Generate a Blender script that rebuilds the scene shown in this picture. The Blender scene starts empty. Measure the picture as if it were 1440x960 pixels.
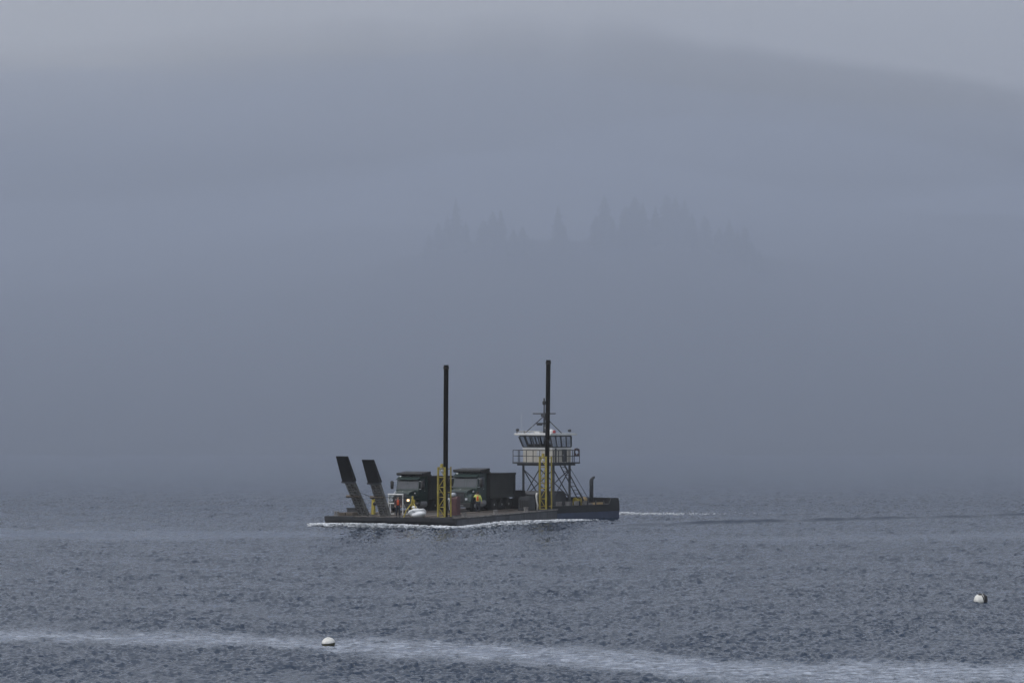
import bpy, math, random
import numpy as np
from mathutils import Vector, Matrix, Euler
R = math.radians
random.seed(7)
rng = np.random.default_rng(11)
S = bpy.context.scene
COL = S.collection

# ---------------------------------------------------------------- camera, sky, sun, exposure
CAM_H, FPX, HOR = 9.0, 3979.0, 587.0            # metres, focal length in photo pixels, horizon row
cam_d = bpy.data.cameras.new('camera')
cam_d.sensor_width = 36.0
cam_d.lens = 36.0 * FPX / 1440.0
cam_d.clip_start = 0.5
cam_d.clip_end = 40000.0
cam = bpy.data.objects.new('camera', cam_d); COL.objects.link(cam)
cam.location = (0, 0, CAM_H)
cam.rotation_euler = (R(90) + math.atan((HOR - 480.0) / FPX), 0, 0)
S.camera = cam

SUN_EL, SUN_AZ = R(58), R(-100)                  # azimuth from +Y, negative = towards the left
w = bpy.data.worlds.new('World'); S.world = w; w.use_nodes = True
nt = w.node_tree; nt.nodes.clear()
sky = nt.nodes.new('ShaderNodeTexSky'); sky.sky_type = 'NISHITA'; sky.sun_disc = False
sky.sun_elevation = SUN_EL; sky.sun_rotation = SUN_AZ
sky.dust_density = 1.5; sky.air_density = 1.0; sky.ozone_density = 1.0
hs = nt.nodes.new('ShaderNodeHueSaturation'); hs.inputs['Saturation'].default_value = 0.38
bg = nt.nodes.new('ShaderNodeBackground'); bg.inputs['Strength'].default_value = 0.09
wo = nt.nodes.new('ShaderNodeOutputWorld')
nt.links.new(sky.outputs[0], hs.inputs['Color']); nt.links.new(hs.outputs[0], bg.inputs['Color'])
nt.links.new(bg.outputs[0], wo.inputs['Surface'])

sun_d = bpy.data.lights.new('sun', 'SUN'); sun_d.energy = 0.5; sun_d.angle = R(30); sun_d.color = (1.0, 0.97, 0.93)
sun = bpy.data.objects.new('sun', sun_d); COL.objects.link(sun)
sdir = Vector((math.sin(SUN_AZ) * math.cos(SUN_EL), math.cos(SUN_AZ) * math.cos(SUN_EL), math.sin(SUN_EL)))
sun.rotation_euler = sdir.to_track_quat('Z', 'Y').to_euler(); sun.location = (-120, 20, 200)

vs = S.view_settings
vs.view_transform = 'Standard'; vs.look = 'None'; vs.gamma = 1.0; vs.use_curve_mapping = False
vs.exposure = 1.33
S.render.engine = 'CYCLES'
S.cycles.use_denoising = True
S.cycles.denoising_prefilter = 'ACCURATE'
S.cycles.volume_bounces = 2
S.cycles.max_bounces = 8
S.cycles.transparent_max_bounces = 12

# ---------------------------------------------------------------- materials
def mat(name, col, rough=0.6, metal=0.0, var=0.25, scale=1.2, col2=None, stretch=(1, 1, 1), bump=0.0, spec=0.4, emit=None):
    m = bpy.data.materials.new(name); m.use_nodes = True
    t = m.node_tree; b = t.nodes['Principled BSDF']
    b.inputs['Roughness'].default_value = rough; b.inputs['Metallic'].default_value = metal
    b.inputs['Specular IOR Level'].default_value = spec
    tc = t.nodes.new('ShaderNodeTexCoord'); mp = t.nodes.new('ShaderNodeMapping'); mp.inputs['Scale'].default_value = stretch
    n = t.nodes.new('ShaderNodeTexNoise'); n.inputs['Scale'].default_value = scale; n.inputs['Detail'].default_value = 8; n.inputs['Roughness'].default_value = 0.65
    r = t.nodes.new('ShaderNodeValToRGB')
    c2 = col2 or tuple(max(0, c * (1 - var)) for c in col)
    c1 = tuple(min(1, c * (1 + var * 0.6)) for c in col) if col2 is None else col
    r.color_ramp.elements[0].position = 0.35; r.color_ramp.elements[0].color = (*c2, 1)
    r.color_ramp.elements[1].position = 0.65; r.color_ramp.elements[1].color = (*c1, 1)
    t.links.new(tc.outputs['Object'], mp.inputs[0]); t.links.new(mp.outputs[0], n.inputs['Vector'])
    t.links.new(n.outputs['Fac'], r.inputs[0]); t.links.new(r.outputs[0], b.inputs['Base Color'])
    if bump:
        bp = t.nodes.new('ShaderNodeBump'); bp.inputs['Strength'].default_value = bump; bp.inputs['Distance'].default_value = 0.05
        t.links.new(n.outputs['Fac'], bp.inputs['Height']); t.links.new(bp.outputs[0], b.inputs['Normal'])
    if emit:
        b.inputs['Emission Color'].default_value = (*emit[0], 1); b.inputs['Emission Strength'].default_value = emit[1]
    return m

M = dict(
    hull=mat('hull_steel', (0.015, 0.017, 0.022), 0.55, col2=(0.008, 0.009, 0.012), scale=0.8, stretch=(1, 1, 0.3), bump=0.2),
    hull_worn=mat('hull_side', (0.070, 0.074, 0.084), 0.6, col2=(0.020, 0.022, 0.027), scale=1.1, stretch=(1.0, 1.0, 0.16), bump=0.2),
    deck=mat('deck_dirt', (0.075, 0.062, 0.052), 0.9, col2=(0.035, 0.032, 0.030), scale=0.9, bump=0.3),
    edge=mat('worn_edge', (0.22, 0.21, 0.20), 0.6, col2=(0.08, 0.07, 0.065), scale=1.4),
    rust=mat('rusty_pile', (0.012, 0.008, 0.007), 0.9, col2=(0.005, 0.005, 0.005), scale=1.5, stretch=(1, 1, 0.4), bump=0.3, spec=0.2),
    yellow=mat('yellow_paint', (0.40, 0.32, 0.045), 0.55, col2=(0.22, 0.17, 0.035), scale=2.2),
    ramp_dark=mat('ramp_plate', (0.009, 0.009, 0.011), 0.7, scale=2, spec=0.2),
    ramp=mat('ramp_steel', (0.150, 0.145, 0.138), 0.7, col2=(0.070, 0.066, 0.063), scale=1.5),
    cab=mat('dark_green_paint', (0.010, 0.026, 0.023), 0.35, var=0.3, scale=1.0, spec=0.5),
    black=mat('black_plastic', (0.012, 0.012, 0.013), 0.6),
    box=mat('dump_body_steel', (0.026, 0.028, 0.028), 0.65, col2=(0.014, 0.015, 0.016), scale=1.0, bump=0.2),
    tyre=mat('tyre_rubber', (0.014, 0.014, 0.015), 0.85),
    rim=mat('wheel_metal', (0.20, 0.20, 0.21), 0.45, 0.3),
    chrome=mat('bright_metal', (0.50, 0.51, 0.53), 0.3, 0.7),
    glass=mat('truck_glass', (0.03, 0.034, 0.040), 0.08, spec=0.7),
    lamp=mat('lit_headlamp', (0.8, 0.7, 0.5), 0.2, emit=((1.0, 0.62, 0.30), 1.1)),
    lens=mat('lamp_lens', (0.45, 0.47, 0.50), 0.15),
    marker=mat('marker_lens', (0.75, 0.78, 0.76), 0.2),
    amber=mat('amber_lens', (0.6, 0.2, 0.03), 0.3),
    white=mat('white_paint', (0.54, 0.54, 0.53), 0.5, var=0.15),
    cream=mat('cream_paint', (0.42, 0.395, 0.35), 0.55, var=0.2),
    bag=mat('woven_bag', (0.66, 0.67, 0.68), 0.75, var=0.2, scale=3, bump=0.4),
    maroon=mat('maroon_paint', (0.075, 0.030, 0.034), 0.6),
    steel=mat('dark_grey_steel', (0.040, 0.043, 0.050), 0.6),
    tug=mat('tug_hull_steel', (0.012, 0.013, 0.017), 0.6, col2=(0.007, 0.008, 0.010), scale=0.8),
    tug_blue=mat('blue_boot_paint', (0.030, 0.044, 0.085), 0.5),
    wood=mat('weathered_timber', (0.13, 0.105, 0.085), 0.9, col2=(0.07, 0.06, 0.05), scale=3, stretch=(0.3, 3, 3)),
    tan=mat('tan_paint', (0.34, 0.24, 0.12), 0.6),
    orange=mat('orange_fabric', (0.62, 0.10, 0.035), 0.85),
    red=mat('red_plastic', (0.24, 0.025, 0.03), 0.5),
    lime=mat('lime_fabric', (0.50, 0.56, 0.14), 0.85),
    navy=mat('navy_fabric', (0.018, 0.021, 0.032), 0.9),
    skin=mat('skin', (0.42, 0.26, 0.19), 0.6, var=0.1),
    brown=mat('brown_hair', (0.05, 0.03, 0.02), 0.8),
    dark=mat('dark_helmet', (0.03, 0.03, 0.035), 0.5),
    rope=mat('white_rope', (0.60, 0.59, 0.55), 0.9, scale=8),
    buoy=mat('buoy_white', (0.62, 0.61, 0.57), 0.5, var=0.2, scale=4),
    weed=mat('buoy_algae', (0.10, 0.09, 0.03), 0.8, col2=(0.012, 0.012, 0.01), scale=7),
    bark=mat('bark', (0.035, 0.028, 0.022), 0.9),
    needle=mat('fir_needles', (0.040, 0.060, 0.036), 0.85, var=0.4, scale=0.6),
    hill=mat('forest_floor', (0.010, 0.014, 0.011), 0.95, var=0.4, scale=0.05),
    foam=mat('sea_foam', (0.62, 0.64, 0.67), 0.8, var=0.25, scale=2.0),
)
def pane_mat():
    m = bpy.data.materials.new('window_pane'); m.use_nodes = True
    t = m.node_tree; t.nodes.clear()
    o = t.nodes.new('ShaderNodeOutputMaterial'); mx = t.nodes.new('ShaderNodeMixShader')
    a = t.nodes.new('ShaderNodeBsdfTransparent'); a.inputs[0].default_value = (0.84, 0.85, 0.86, 1)
    g = t.nodes.new('ShaderNodeBsdfGlossy'); g.inputs['Roughness'].default_value = 0.03
    lw = t.nodes.new('ShaderNodeLayerWeight'); lw.inputs[0].default_value = 0.5
    pw = t.nodes.new('ShaderNodeMath'); pw.operation = 'POWER'; pw.inputs[1].default_value = 4.0; f = t.nodes.new('ShaderNodeMath'); f.operation = 'MULTIPLY_ADD'; f.inputs[1].default_value = 0.5; f.inputs[2].default_value = 0.03
    t.links.new(lw.outputs['Facing'], pw.inputs[0]); t.links.new(pw.outputs[0], f.inputs[0])
    n = t.nodes.new('ShaderNodeTexNoise'); n.inputs['Scale'].default_value = 3
    t.links.new(n.outputs['Fac'], g.inputs['Color'])
    t.links.new(f.outputs[0], mx.inputs[0]); t.links.new(a.outputs[0], mx.inputs[1]); t.links.new(g.outputs[0], mx.inputs[2])
    t.links.new(mx.outputs[0], o.inputs[0]); return m
M['pane'] = pane_mat()

# ---------------------------------------------------------------- mesh helpers
class MB:
    def __init__(s): s.v = []; s.f = []
    def add(s, v, f):
        o = len(s.v); s.v += [tuple(p) for p in v]; s.f += [tuple(i + o for i in q) for q in f]; return s
    def hexa(s, p):   # 8 points: bottom 4 then top 4, counter-clockwise from above
        return s.add(p, [(3, 2, 1, 0), (4, 5, 6, 7), (0, 1, 5, 4), (1, 2, 6, 5), (2, 3, 7, 6), (3, 0, 4, 7)])
    def box(s, x0, x1, y0, y1, z0, z1):
        return s.hexa([(x0, y0, z0), (x1, y0, z0), (x1, y1, z0), (x0, y1, z0), (x0, y0, z1), (x1, y0, z1), (x1, y1, z1), (x0, y1, z1)])
    def tube(s, p0, p1, r0, r1=None, n=8, caps=True):
        return s.path([p0, p1], [r0, r0 if r1 is None else r1], n, caps)
    def path(s, pts, rad, n=8, caps=True):
        pts = [Vector(p) for p in pts]
        if not hasattr(rad, '__len__'): rad = [rad] * len(pts)
        o = len(s.v); prev = None
        for i, p in enumerate(pts):
            d = (pts[min(i + 1, len(pts) - 1)] - pts[max(i - 1, 0)]).normalized()
            u = d.orthogonal().normalized() if prev is None else (prev - d * prev.dot(d)).normalized()
            prev = u; v = d.cross(u)
            for k in range(n):
                a = 2 * math.pi * (k + 0.5) / n
                s.v.append(tuple(p + (u * math.cos(a) + v * math.sin(a)) * rad[i]))
        for i in range(len(pts) - 1):
            for k in range(n):
                a = o + i * n + k; b = o + i * n + (k + 1) % n
                s.f.append((a, b, b + n, a + n))
        if caps:
            s.f.append(tuple(o + k for k in range(n))[::-1]); e = o + (len(pts) - 1) * n
            s.f.append(tuple(e + k for k in range(n)))
        return s
    def bar(s, p0, p1, wd, ht=None):          # square bar between two points
        return s.path([p0, p1], [wd * 0.7071, (ht or wd) * 0.7071], 4)
    def lathe(s, prof, n=16, c=(0, 0, 0), axis='z'):
        o = len(s.v)
        for r, z in prof:
            for k in range(n):
                a = 2 * math.pi * k / n
                q = (r * math.cos(a), r * math.sin(a), z)
                if axis == 'y': q = (q[0], q[2], q[1])
                if axis == 'x': q = (q[2], q[0], q[1])
                s.v.append((c[0] + q[0], c[1] + q[1], c[2] + q[2]))
        for i in range(len(prof) - 1):
            for k in range(n):
                a = o + i * n + k; b = o + i * n + (k + 1) % n
                s.f.append((a, b, b + n, a + n))
        s.f.append(tuple(o + k for k in range(n))); e = o + (len(prof) - 1) * n
        s.f.append(tuple(e + k for k in range(n))[::-1])
        return s
    def prism(s, poly, lo, hi, axis='y'):     # polygon in the xz plane (axis y), xy plane (axis z) or yz plane (axis x)
        n = len(poly); o = len(s.v)
        for t in (lo, hi):
            for a, b in poly:
                s.v.append((a, t, b) if axis == 'y' else ((a, b, t) if axis == 'z' else (t, a, b)))
        s.f.append(tuple(o + k for k in range(n))); s.f.append(tuple(o + n + k for k in range(n))[::-1])
        for k in range(n):
            s.f.append((o + k, o + n + k, o + n + (k + 1) % n, o + (k + 1) % n))
        return s
    def mesh(s, name, m, smooth=False):
        me = bpy.data.meshes.new(name); me.from_pydata(s.v, [], s.f); me.validate(); me.update()
        import bmesh
        b = bmesh.new(); b.from_mesh(me); bmesh.ops.recalc_face_normals(b, faces=b.faces); b.to_mesh(me); b.free()
        me.materials.append(M[m] if isinstance(m, str) else m)
        if smooth:
            me.polygons.foreach_set('use_smooth', [True] * len(me.polygons))
        return me
    def build(s, name, m, parent=None, smooth=False):
        o = bpy.data.objects.new(name, s.mesh(name, m, smooth)); COL.objects.link(o)
        if parent: o.parent = parent
        return o

def tag(o, label, cat, group=None):
    o['label'] = label; o['category'] = cat
    if group: o['group'] = group
    return o
def empty(name, loc=(0, 0, 0), rz=0.0, label=None, cat=None, group=None):
    o = bpy.data.objects.new(name, None); COL.objects.link(o); o.location = loc; o.rotation_euler = (0, 0, rz); o.empty_display_size = 0.3
    if label: tag(o, label, cat, group)
    return o
def struct(o, kind='structure'):
    o['kind'] = kind; return o
def copy_tree(o, parent=None):
    c = o.copy(); COL.objects.link(c); c.parent = parent
    for ch in list(o.children): copy_tree(ch, c)
    return c
def inst(src, parent, loc=(0, 0, 0), rot=(0, 0, 0), scale=None):
    c = src.copy(); COL.objects.link(c); c.parent = parent; c.location = loc; c.rotation_euler = rot
    if scale: c.scale = scale
    return c
def world_at(px, D): return (px - 720.0) / FPX * D

# ---------------------------------------------------------------- water
def band(X, Y, pts, half, soft):
    """1 inside a slick drawn as a line of (x, y) points, feathered to 0 outside."""
    px = np.array([p[0] for p in pts]); py = np.array([p[1] for p in pts])
    yc = np.interp(X, px, py)
    hw = np.interp(X, px, np.array(half) if hasattr(half, '__len__') else np.full(len(px), half))
    return np.clip((hw - np.abs(Y - yc)) / soft + 0.5, 0, 1)
def ground(px, py): 
    D = CAM_H * FPX / (py - HOR); return (world_at(px, D), D)

def make_water():
    dense = [92.0]
    while dense[-1] < 430: dense.append(dense[-1] * 1.00120)
    rows = [-400.0, -100.0, 0.0, 40.0, 70.0, 85.0] + dense + [450, 480, 520, 560, 620, 700, 820, 1000, 1400, 3000, 9000]
    Y = np.array(rows)
    tc = np.linspace(-0.200, 0.200, 830)
    side = np.array([0.21, 0.24, 0.3, 0.45, 0.8, 1.6, 4.0])
    T = np.concatenate([-side[::-1], tc, side])
    W = np.maximum(Y, 60.0)
    GX = W[:, None] * T[None, :]; GY = np.repeat(Y[:, None], len(T), 1)
    amp = np.clip((GY - 90) / 4, 0, 1) * np.clip((430 - GY) / 120, 0, 1) * np.clip((0.205 - np.abs(T))[None, :] / 0.006, 0, 1)
    # gust patches
    g = np.zeros_like(GX)
    for k in range(14):
        lx = rng.uniform(9, 60); ly = rng.uniform(5, 26)
        g += np.sin(GX * 2 * np.pi / lx * rng.choice([-1, 1]) + GY * 2 * np.pi / ly + rng.uniform(0, 6.28))
    g /= 14 ** 0.5
    patch = np.clip(0.92 + 0.16 * g, 0.5, 1.3)
    # slicks: calmer streaks on the surface
    wob = 0.9 * np.sin(GX * 0.9 + GY * 0.35) + 0.7 * np.sin(GX * 1.9 - GY * 0.8 + 1.3) + 0.5 * np.sin(GX * 4.1 + GY * 1.7)
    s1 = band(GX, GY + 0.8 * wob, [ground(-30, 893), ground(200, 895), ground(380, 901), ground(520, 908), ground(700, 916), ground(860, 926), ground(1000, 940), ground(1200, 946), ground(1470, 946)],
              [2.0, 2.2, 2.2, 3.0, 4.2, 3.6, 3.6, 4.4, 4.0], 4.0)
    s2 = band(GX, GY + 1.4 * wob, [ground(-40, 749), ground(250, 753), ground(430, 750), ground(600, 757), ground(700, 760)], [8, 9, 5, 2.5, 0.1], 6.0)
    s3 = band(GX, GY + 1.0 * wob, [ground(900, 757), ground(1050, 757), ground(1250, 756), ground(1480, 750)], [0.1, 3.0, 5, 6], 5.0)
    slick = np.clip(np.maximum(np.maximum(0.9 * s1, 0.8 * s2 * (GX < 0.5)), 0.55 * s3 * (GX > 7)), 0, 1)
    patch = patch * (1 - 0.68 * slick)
    Z = np.zeros_like(GX)
    dS = np.gradient(Y)[:, None] * np.ones_like(GX)
    N = 90
    for k in range(N):
        lam = 0.15 * (0.62 / 0.15) ** ((k + rng.uniform(0, 1)) / N)
        ang = rng.normal(R(82), R(36))               # direction of travel, from +X
        sl = WAVE_SLOPE * (2.0 / N) ** 0.5 * 1.0
        fade = np.clip((lam / np.maximum(dS, 1e-3) - 0.4) / 0.6, 0, 1)
        Z += fade * sl * lam / (2 * np.pi) * np.sin(2 * np.pi / lam * (GX * math.cos(ang) + GY * math.sin(ang)) + rng.uniform(0, 6.28))
    Z *= amp * patch
    # diverging wake crests that run away from the stern towards the right
    wk = np.zeros_like(GX)
    for k, (xa, ya, xb, yb, h) in enumerate([(a_ - 12, b_ + 3, c_ + 18, d_ + 3, e_) for a_, b_, c_, d_, e_ in [(866, 737.5, 938, 734.0, .20), (960, 734.6, 1022, 731.8, .26), (1034, 732.6, 1104, 729.8, .26), (1126, 730.6, 1194, 727.6, .26), (1206, 728.0, 1276, 725.2, .24),
                                            (1300, 725.6, 1376, 723.4, .22), (1384, 722.6, 1470, 720.4, .22), (1040, 722.5, 1170, 719, .10), (1200, 718.6, 1340, 714, .10), (900, 728.5, 1010, 726, .10)]]):
        A = np.array(ground(xa, ya)); B = np.array(ground(xb, yb)); d = B - A; L = np.hypot(*d); d /= L; n = np.array([-d[1], d[0]])
        u = (GX - A[0]) * d[0] + (GY - A[1]) * d[1]; v = (GX - A[0]) * n[0] + (GY - A[1]) * n[1]
        env = np.clip(1 - ((u - L / 2) / (L / 2 + 0.4)) ** 2, 0, 1)
        wk += 1.35 * h * env ** 0.8 * np.exp(-(v / 0.46) ** 2)
        Z *= 1 - 0.8 * (h > .15) * env * np.exp(-(v / 1.2) ** 2)
    Z += wk
    rough = np.clip((GY - 240) / 260, 0, 1) * 0.13 + 0.06
    nr, nc = GX.shape
    co = np.stack([GX, GY, Z], -1).reshape(-1, 3).astype(np.float32)
    i = np.arange(nr * nc).reshape(nr, nc)
    q = np.stack([i[:-1, :-1], i[:-1, 1:], i[1:, 1:], i[1:, :-1]], -1).reshape(-1, 4).astype(np.int32)
    me = bpy.data.meshes.new('sea'); me.vertices.add(len(co)); me.vertices.foreach_set('co', co.ravel())
    me.loops.add(q.size); me.loops.foreach_set('vertex_index', q.ravel())
    me.polygons.add(len(q)); me.polygons.foreach_set('loop_start', np.arange(0, q.size, 4, dtype=np.int32))
    me.polygons.foreach_set('use_smooth', np.ones(len(q), dtype=bool))
    me.update(calc_edges=True)
    at = me.attributes.new('ripple', 'FLOAT', 'POINT'); at.data.foreach_set('value', rough.ravel().astype(np.float32))
    at = me.attributes.new('slick_sheen', 'FLOAT', 'POINT'); at.data.foreach_set('value', (np.clip(s1 + 0.35 * s2 * (GX < 0.5) + 0.25 * s3 * (GX > 7), 0, 1)).ravel().astype(np.float32))  # mask of the bright sheen painted along the slicks
    o = bpy.data.objects.new('sea', me); COL.objects.link(o); struct(o)
    m = bpy.data.materials.new('sea_water'); m.use_nodes = True
    t = m.node_tree; b = t.nodes['Principled BSDF']
    b.inputs['IOR'].default_value = 1.333; b.inputs['Specular IOR Level'].default_value = 0.5
    n0 = t.nodes.new('ShaderNodeTexNoise'); n0.inputs['Scale'].default_value = 0.05
    rp = t.nodes.new('ShaderNodeValToRGB'); rp.color_ramp.elements[0].color = (0.007, 0.018, 0.038, 1); rp.color_ramp.elements[1].color = (0.012, 0.025, 0.048, 1)
    geo = t.nodes.new('ShaderNodeNewGeometry'); an = t.nodes.new('ShaderNodeAttribute'); an.attribute_name = 'ripple'
    mp = t.nodes.new('ShaderNodeMapping'); mp.inputs['Scale'].default_value = (1.0, 0.45, 1.0)
    n1 = t.nodes.new('ShaderNodeTexNoise'); n1.inputs['Scale'].default_value = 3.2; n1.inputs['Detail'].default_value = 4; n1.inputs['Roughness'].default_value = 0.6
    bp = t.nodes.new('ShaderNodeBump'); bp.inputs['Strength'].default_value = 0.35; bp.inputs['Distance'].default_value = 0.06
    t.links.new(geo.outputs['Position'], n0.inputs['Vector']); t.links.new(n0.outputs['Fac'], rp.inputs[0]); 
    # sky sheen of the calm streaks, painted as a pale broken base colour
    sc = t.nodes.new('ShaderNodeAttribute'); sc.attribute_name = 'slick_sheen'
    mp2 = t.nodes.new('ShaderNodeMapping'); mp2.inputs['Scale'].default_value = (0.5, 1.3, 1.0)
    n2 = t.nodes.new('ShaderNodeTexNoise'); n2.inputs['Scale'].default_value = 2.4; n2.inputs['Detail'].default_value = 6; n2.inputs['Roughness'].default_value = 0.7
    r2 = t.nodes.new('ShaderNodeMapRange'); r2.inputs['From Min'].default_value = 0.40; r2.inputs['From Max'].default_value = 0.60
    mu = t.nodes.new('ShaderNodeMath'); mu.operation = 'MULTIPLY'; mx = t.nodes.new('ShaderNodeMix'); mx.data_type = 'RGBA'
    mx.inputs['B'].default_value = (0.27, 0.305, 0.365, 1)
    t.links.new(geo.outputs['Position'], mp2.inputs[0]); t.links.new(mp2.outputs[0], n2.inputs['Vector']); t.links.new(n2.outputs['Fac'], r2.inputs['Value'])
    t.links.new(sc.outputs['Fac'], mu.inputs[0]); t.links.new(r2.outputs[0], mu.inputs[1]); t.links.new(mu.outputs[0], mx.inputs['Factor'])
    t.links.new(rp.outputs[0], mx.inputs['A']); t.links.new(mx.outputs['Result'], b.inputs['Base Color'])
    t.links.new(geo.outputs['Position'], mp.inputs[0]); t.links.new(mp.outputs[0], n1.inputs['Vector'])
    t.links.new(n1.outputs['Fac'], bp.inputs['Height']); t.links.new(bp.outputs[0], b.inputs['Normal'])
    t.links.new(an.outputs['Fac'], b.inputs['Roughness'])
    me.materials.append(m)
    return o
WAVE_SLOPE = 0.70
make_water()

# ---------------------------------------------------------------- hillside on the far shore
def hill_z(X, D):
    X = np.asarray(X, float); D = np.asarray(D, float)
    k = np.clip((D - 900) / 500.0, 0, 1)
    return sum(hill_raw(X, D * (1 + k * e)) for e in (-.16, -.11, -.055, 0, .055, .11, .16)) / 7.0
def hill_raw(X, D):
    """height of the far shore at (X, D); numpy or scalar"""
    X = np.asarray(X, float); D = np.asarray(D, float)
    xs = X / np.maximum(D, 1) * FPX + 720.0
    yc = np.interp(xs, [-1200, -300, 0, 250, 480, 720, 880, 980, 1100, 1250, 1440, 1700, 2300], [140, 88, 62, 40, 20, 10, 28, 50, 64, 84, 122, 165, 230])
    o1 = np.interp(xs, [0, 400, 800, 960, 1100, 1400], [98, 90, 72, 36, 26, 24])        # how gently the mountain rounds off towards its crest
    o2 = np.interp(xs, [0, 400, 800, 960, 1100, 1400], [50, 45, 32, 13, 8, 8])
    yc = yc + 3.5 * np.sin(xs / 31.0 + 1) + 2.5 * np.sin(xs / 13.7) + 1.6 * np.sin(xs / 6.1 + 2) + 5 * np.sin(xs / 83.0)
    rows_ = lambda y, d: CAM_H + (HOR - y) * d / FPX
    ds_ = [660, 690, 760, 850, 960, 1150, 1500, 2000, 2900, 4500, 9300]
    ys_ = [None, None, 520, 405, 345, 292, 240, 195 + 0.3 * (yc - 50), yc + o1, yc + o2, yc]
    zs_ = [-6 + 0 * yc, 0 * yc] + [rows_(ys_[k], ds_[k]) + 0 * yc for k in range(2, len(ds_))]
    z = zs_[0]
    for k in range(len(ds_) - 1):
        t = np.clip((D - ds_[k]) / (ds_[k + 1] - ds_[k]), 0, 1)
        z = np.where(D >= ds_[k], zs_[k] + (zs_[k + 1] - zs_[k]) * t, z)
    z = z + 14.0 * np.exp(-((X - 24) / 72.0) ** 2 - ((D - 834) / 75.0) ** 2)      # wooded knoll
    n = 2.0 * np.sin(X / 37 + D / 61) + 1.5 * np.sin(X / 17.0 - D / 29 + 1) + 3 * np.sin(X / 140 + 2 + D / 210)
    return z + n * np.clip((D - 700) / 300, 0, 1) * (1 + D / 3000)
def make_hill():
    xs = np.concatenate([np.linspace(-0.62, -0.2, 40), np.linspace(-0.196, 0.196, 320), np.linspace(0.2, 0.62, 40)]); ds = np.concatenate([np.linspace(660, 1400, 120), np.geomspace(1420, 9300, 120)])
    GT, GD = np.meshgrid(xs, ds); GX = GT * (GD + 500); Z = hill_z(GX, GD)
    n, c = GX.shape
    v = np.stack([GX, GD, Z], -1).reshape(-1, 3).tolist(); i = np.arange(n * c).reshape(n, c)
    f = np.stack([i[:-1, :-1], i[:-1, 1:], i[1:, 1:], i[1:, :-1]], -1).reshape(-1, 4).tolist()
    mb = MB(); mb.v = v; mb.f = f
    o = mb.build('hill', 'hill', None, True); struct(o)
make_hill()

def conifer_meshes(seed, h=16.0):
    r = random.Random(seed)
    tr = MB(); tr.path([(0, 0, -1.0), (0.05, 0, h * 0.5), (0.0, 0.05, h * 0.99)], [0.26, 0.16, 0.03], 7)
    cr = MB()
    z = h * r.uniform(0.10, 0.2); wide = r.uniform(0.26, 0.36) * h
    while z < h:
        k = 1 - (z / h)
        rad = wide * (k ** 0.8) * r.uniform(0.7, 1.15) + 0.12
        nb = r.randint(7, 10); a0 = r.uniform(0, 6.28)
        for b in range(nb):
            if r.random() < 0.12: continue
            a = a0 + b * 6.283 / nb + r.uniform(-0.3, 0.3); L = rad * r.uniform(0.55, 1.15)
            ca, sa = math.cos(a), math.sin(a); droop = L * r.uniform(0.15, 0.45)
            for q in range(4):                       # sprays of needles along the branch
                s0 = L * q / 4.0; s1 = L * (q + 1.25) / 4.0; wd = (0.36 + 0.28 * r.random()) * (1.1 - q / 6.0)
                z0 = z - droop * (s0 / L) ** 1.3; z1 = z - droop * (s1 / L) ** 1.3
                for sg in (-1, 1):
                    ex, ey = -sa * sg * wd, ca * sg * wd
                    cr.add([(ca * s0, sa * s0, z0 + 0.08), (ca * s1, sa * s1, z1), (ca * (s0 + s1) / 2 + ex, sa * (s0 + s1) / 2 + ey, (z0 + z1) / 2 - 0.28 - 0.2 * r.random()), (ca * s0 + ex * 0.5, sa * s0 + ey * 0.5, z0 - 0.2)], [(0, 1, 2, 3)])
        z += h * r.uniform(0.022, 0.036)
    return tr.mesh('trunk', 'bark', True), cr.mesh('crown', 'needle')
TREES = [(603, 330, .55), (616, 312, .62), (629, 303, .75), (641, 279, 1.0), (655, 312, .7), (680, 308, .72), (693, 297, .9), (704, 295, .95), (722, 322, .62), (735, 318, .66), (748, 335, .5),
         (785, 290, 1.0), (793, 316, .6), (838, 302, .8), (850, 275, 1.1), (862, 308, .7), (880, 290, .9), (893, 275, 1.08), (904, 284, .98), (922, 290, .9), (938, 272, 1.12), (950, 276, 1.06), (963, 280, 1.0), (974, 300, .8), (992, 302, .72),
         (1012, 320, .62), (1026, 308, .76), (1038, 325, .66), (1048, 318, .8), (1057, 340, .62), (1068, 352, .5)]
def make_trees():
    kinds = [conifer_meshes(s) for s in (1, 2, 3, 4)]
    labs = ['lone narrow fir standing apart in the gap of the fog-veiled row', 'fog-veiled fir in the small clump on the hillside above the ramps', 'fog-veiled fir in the large clump on the hillside behind the wheelhouse', 'fog-veiled fir on the falling end of the large clump']
    for i, (px, py, sc) in enumerate(TREES):
        h = 13.3 * sc
        D = 826.0 + 20 * random.random()
        for _ in range(30):                           # walk along the line of sight until the root meets the slope
            X = world_at(px, D); zt = CAM_H + (HOR - py) / FPX * D
            zb = float(hill_z(X, D)); D = min(868, max(788, D + (zt - h - zb) * 0.7))
        k = 0 if 780 < px < 800 else (1 if px < 770 else (2 if px < 1000 else 3))
        t = empty('fir_tree', (X, D, zb - 0.3), random.uniform(0, 6.28), labs[k], 'tree', 'firs on the foggy hillside')
        t.scale = (sc * random.uniform(1.1, 1.6) * 0.84,) * 2 + ((zt - zb + .3) / 16.0,)
        tm, cm = kinds[i % 4]
        for nm, me in (('trunk', tm), ('crown', cm)):
            o = bpy.data.objects.new(nm, me); COL.objects.link(o); o.parent = t
make_trees()

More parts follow.
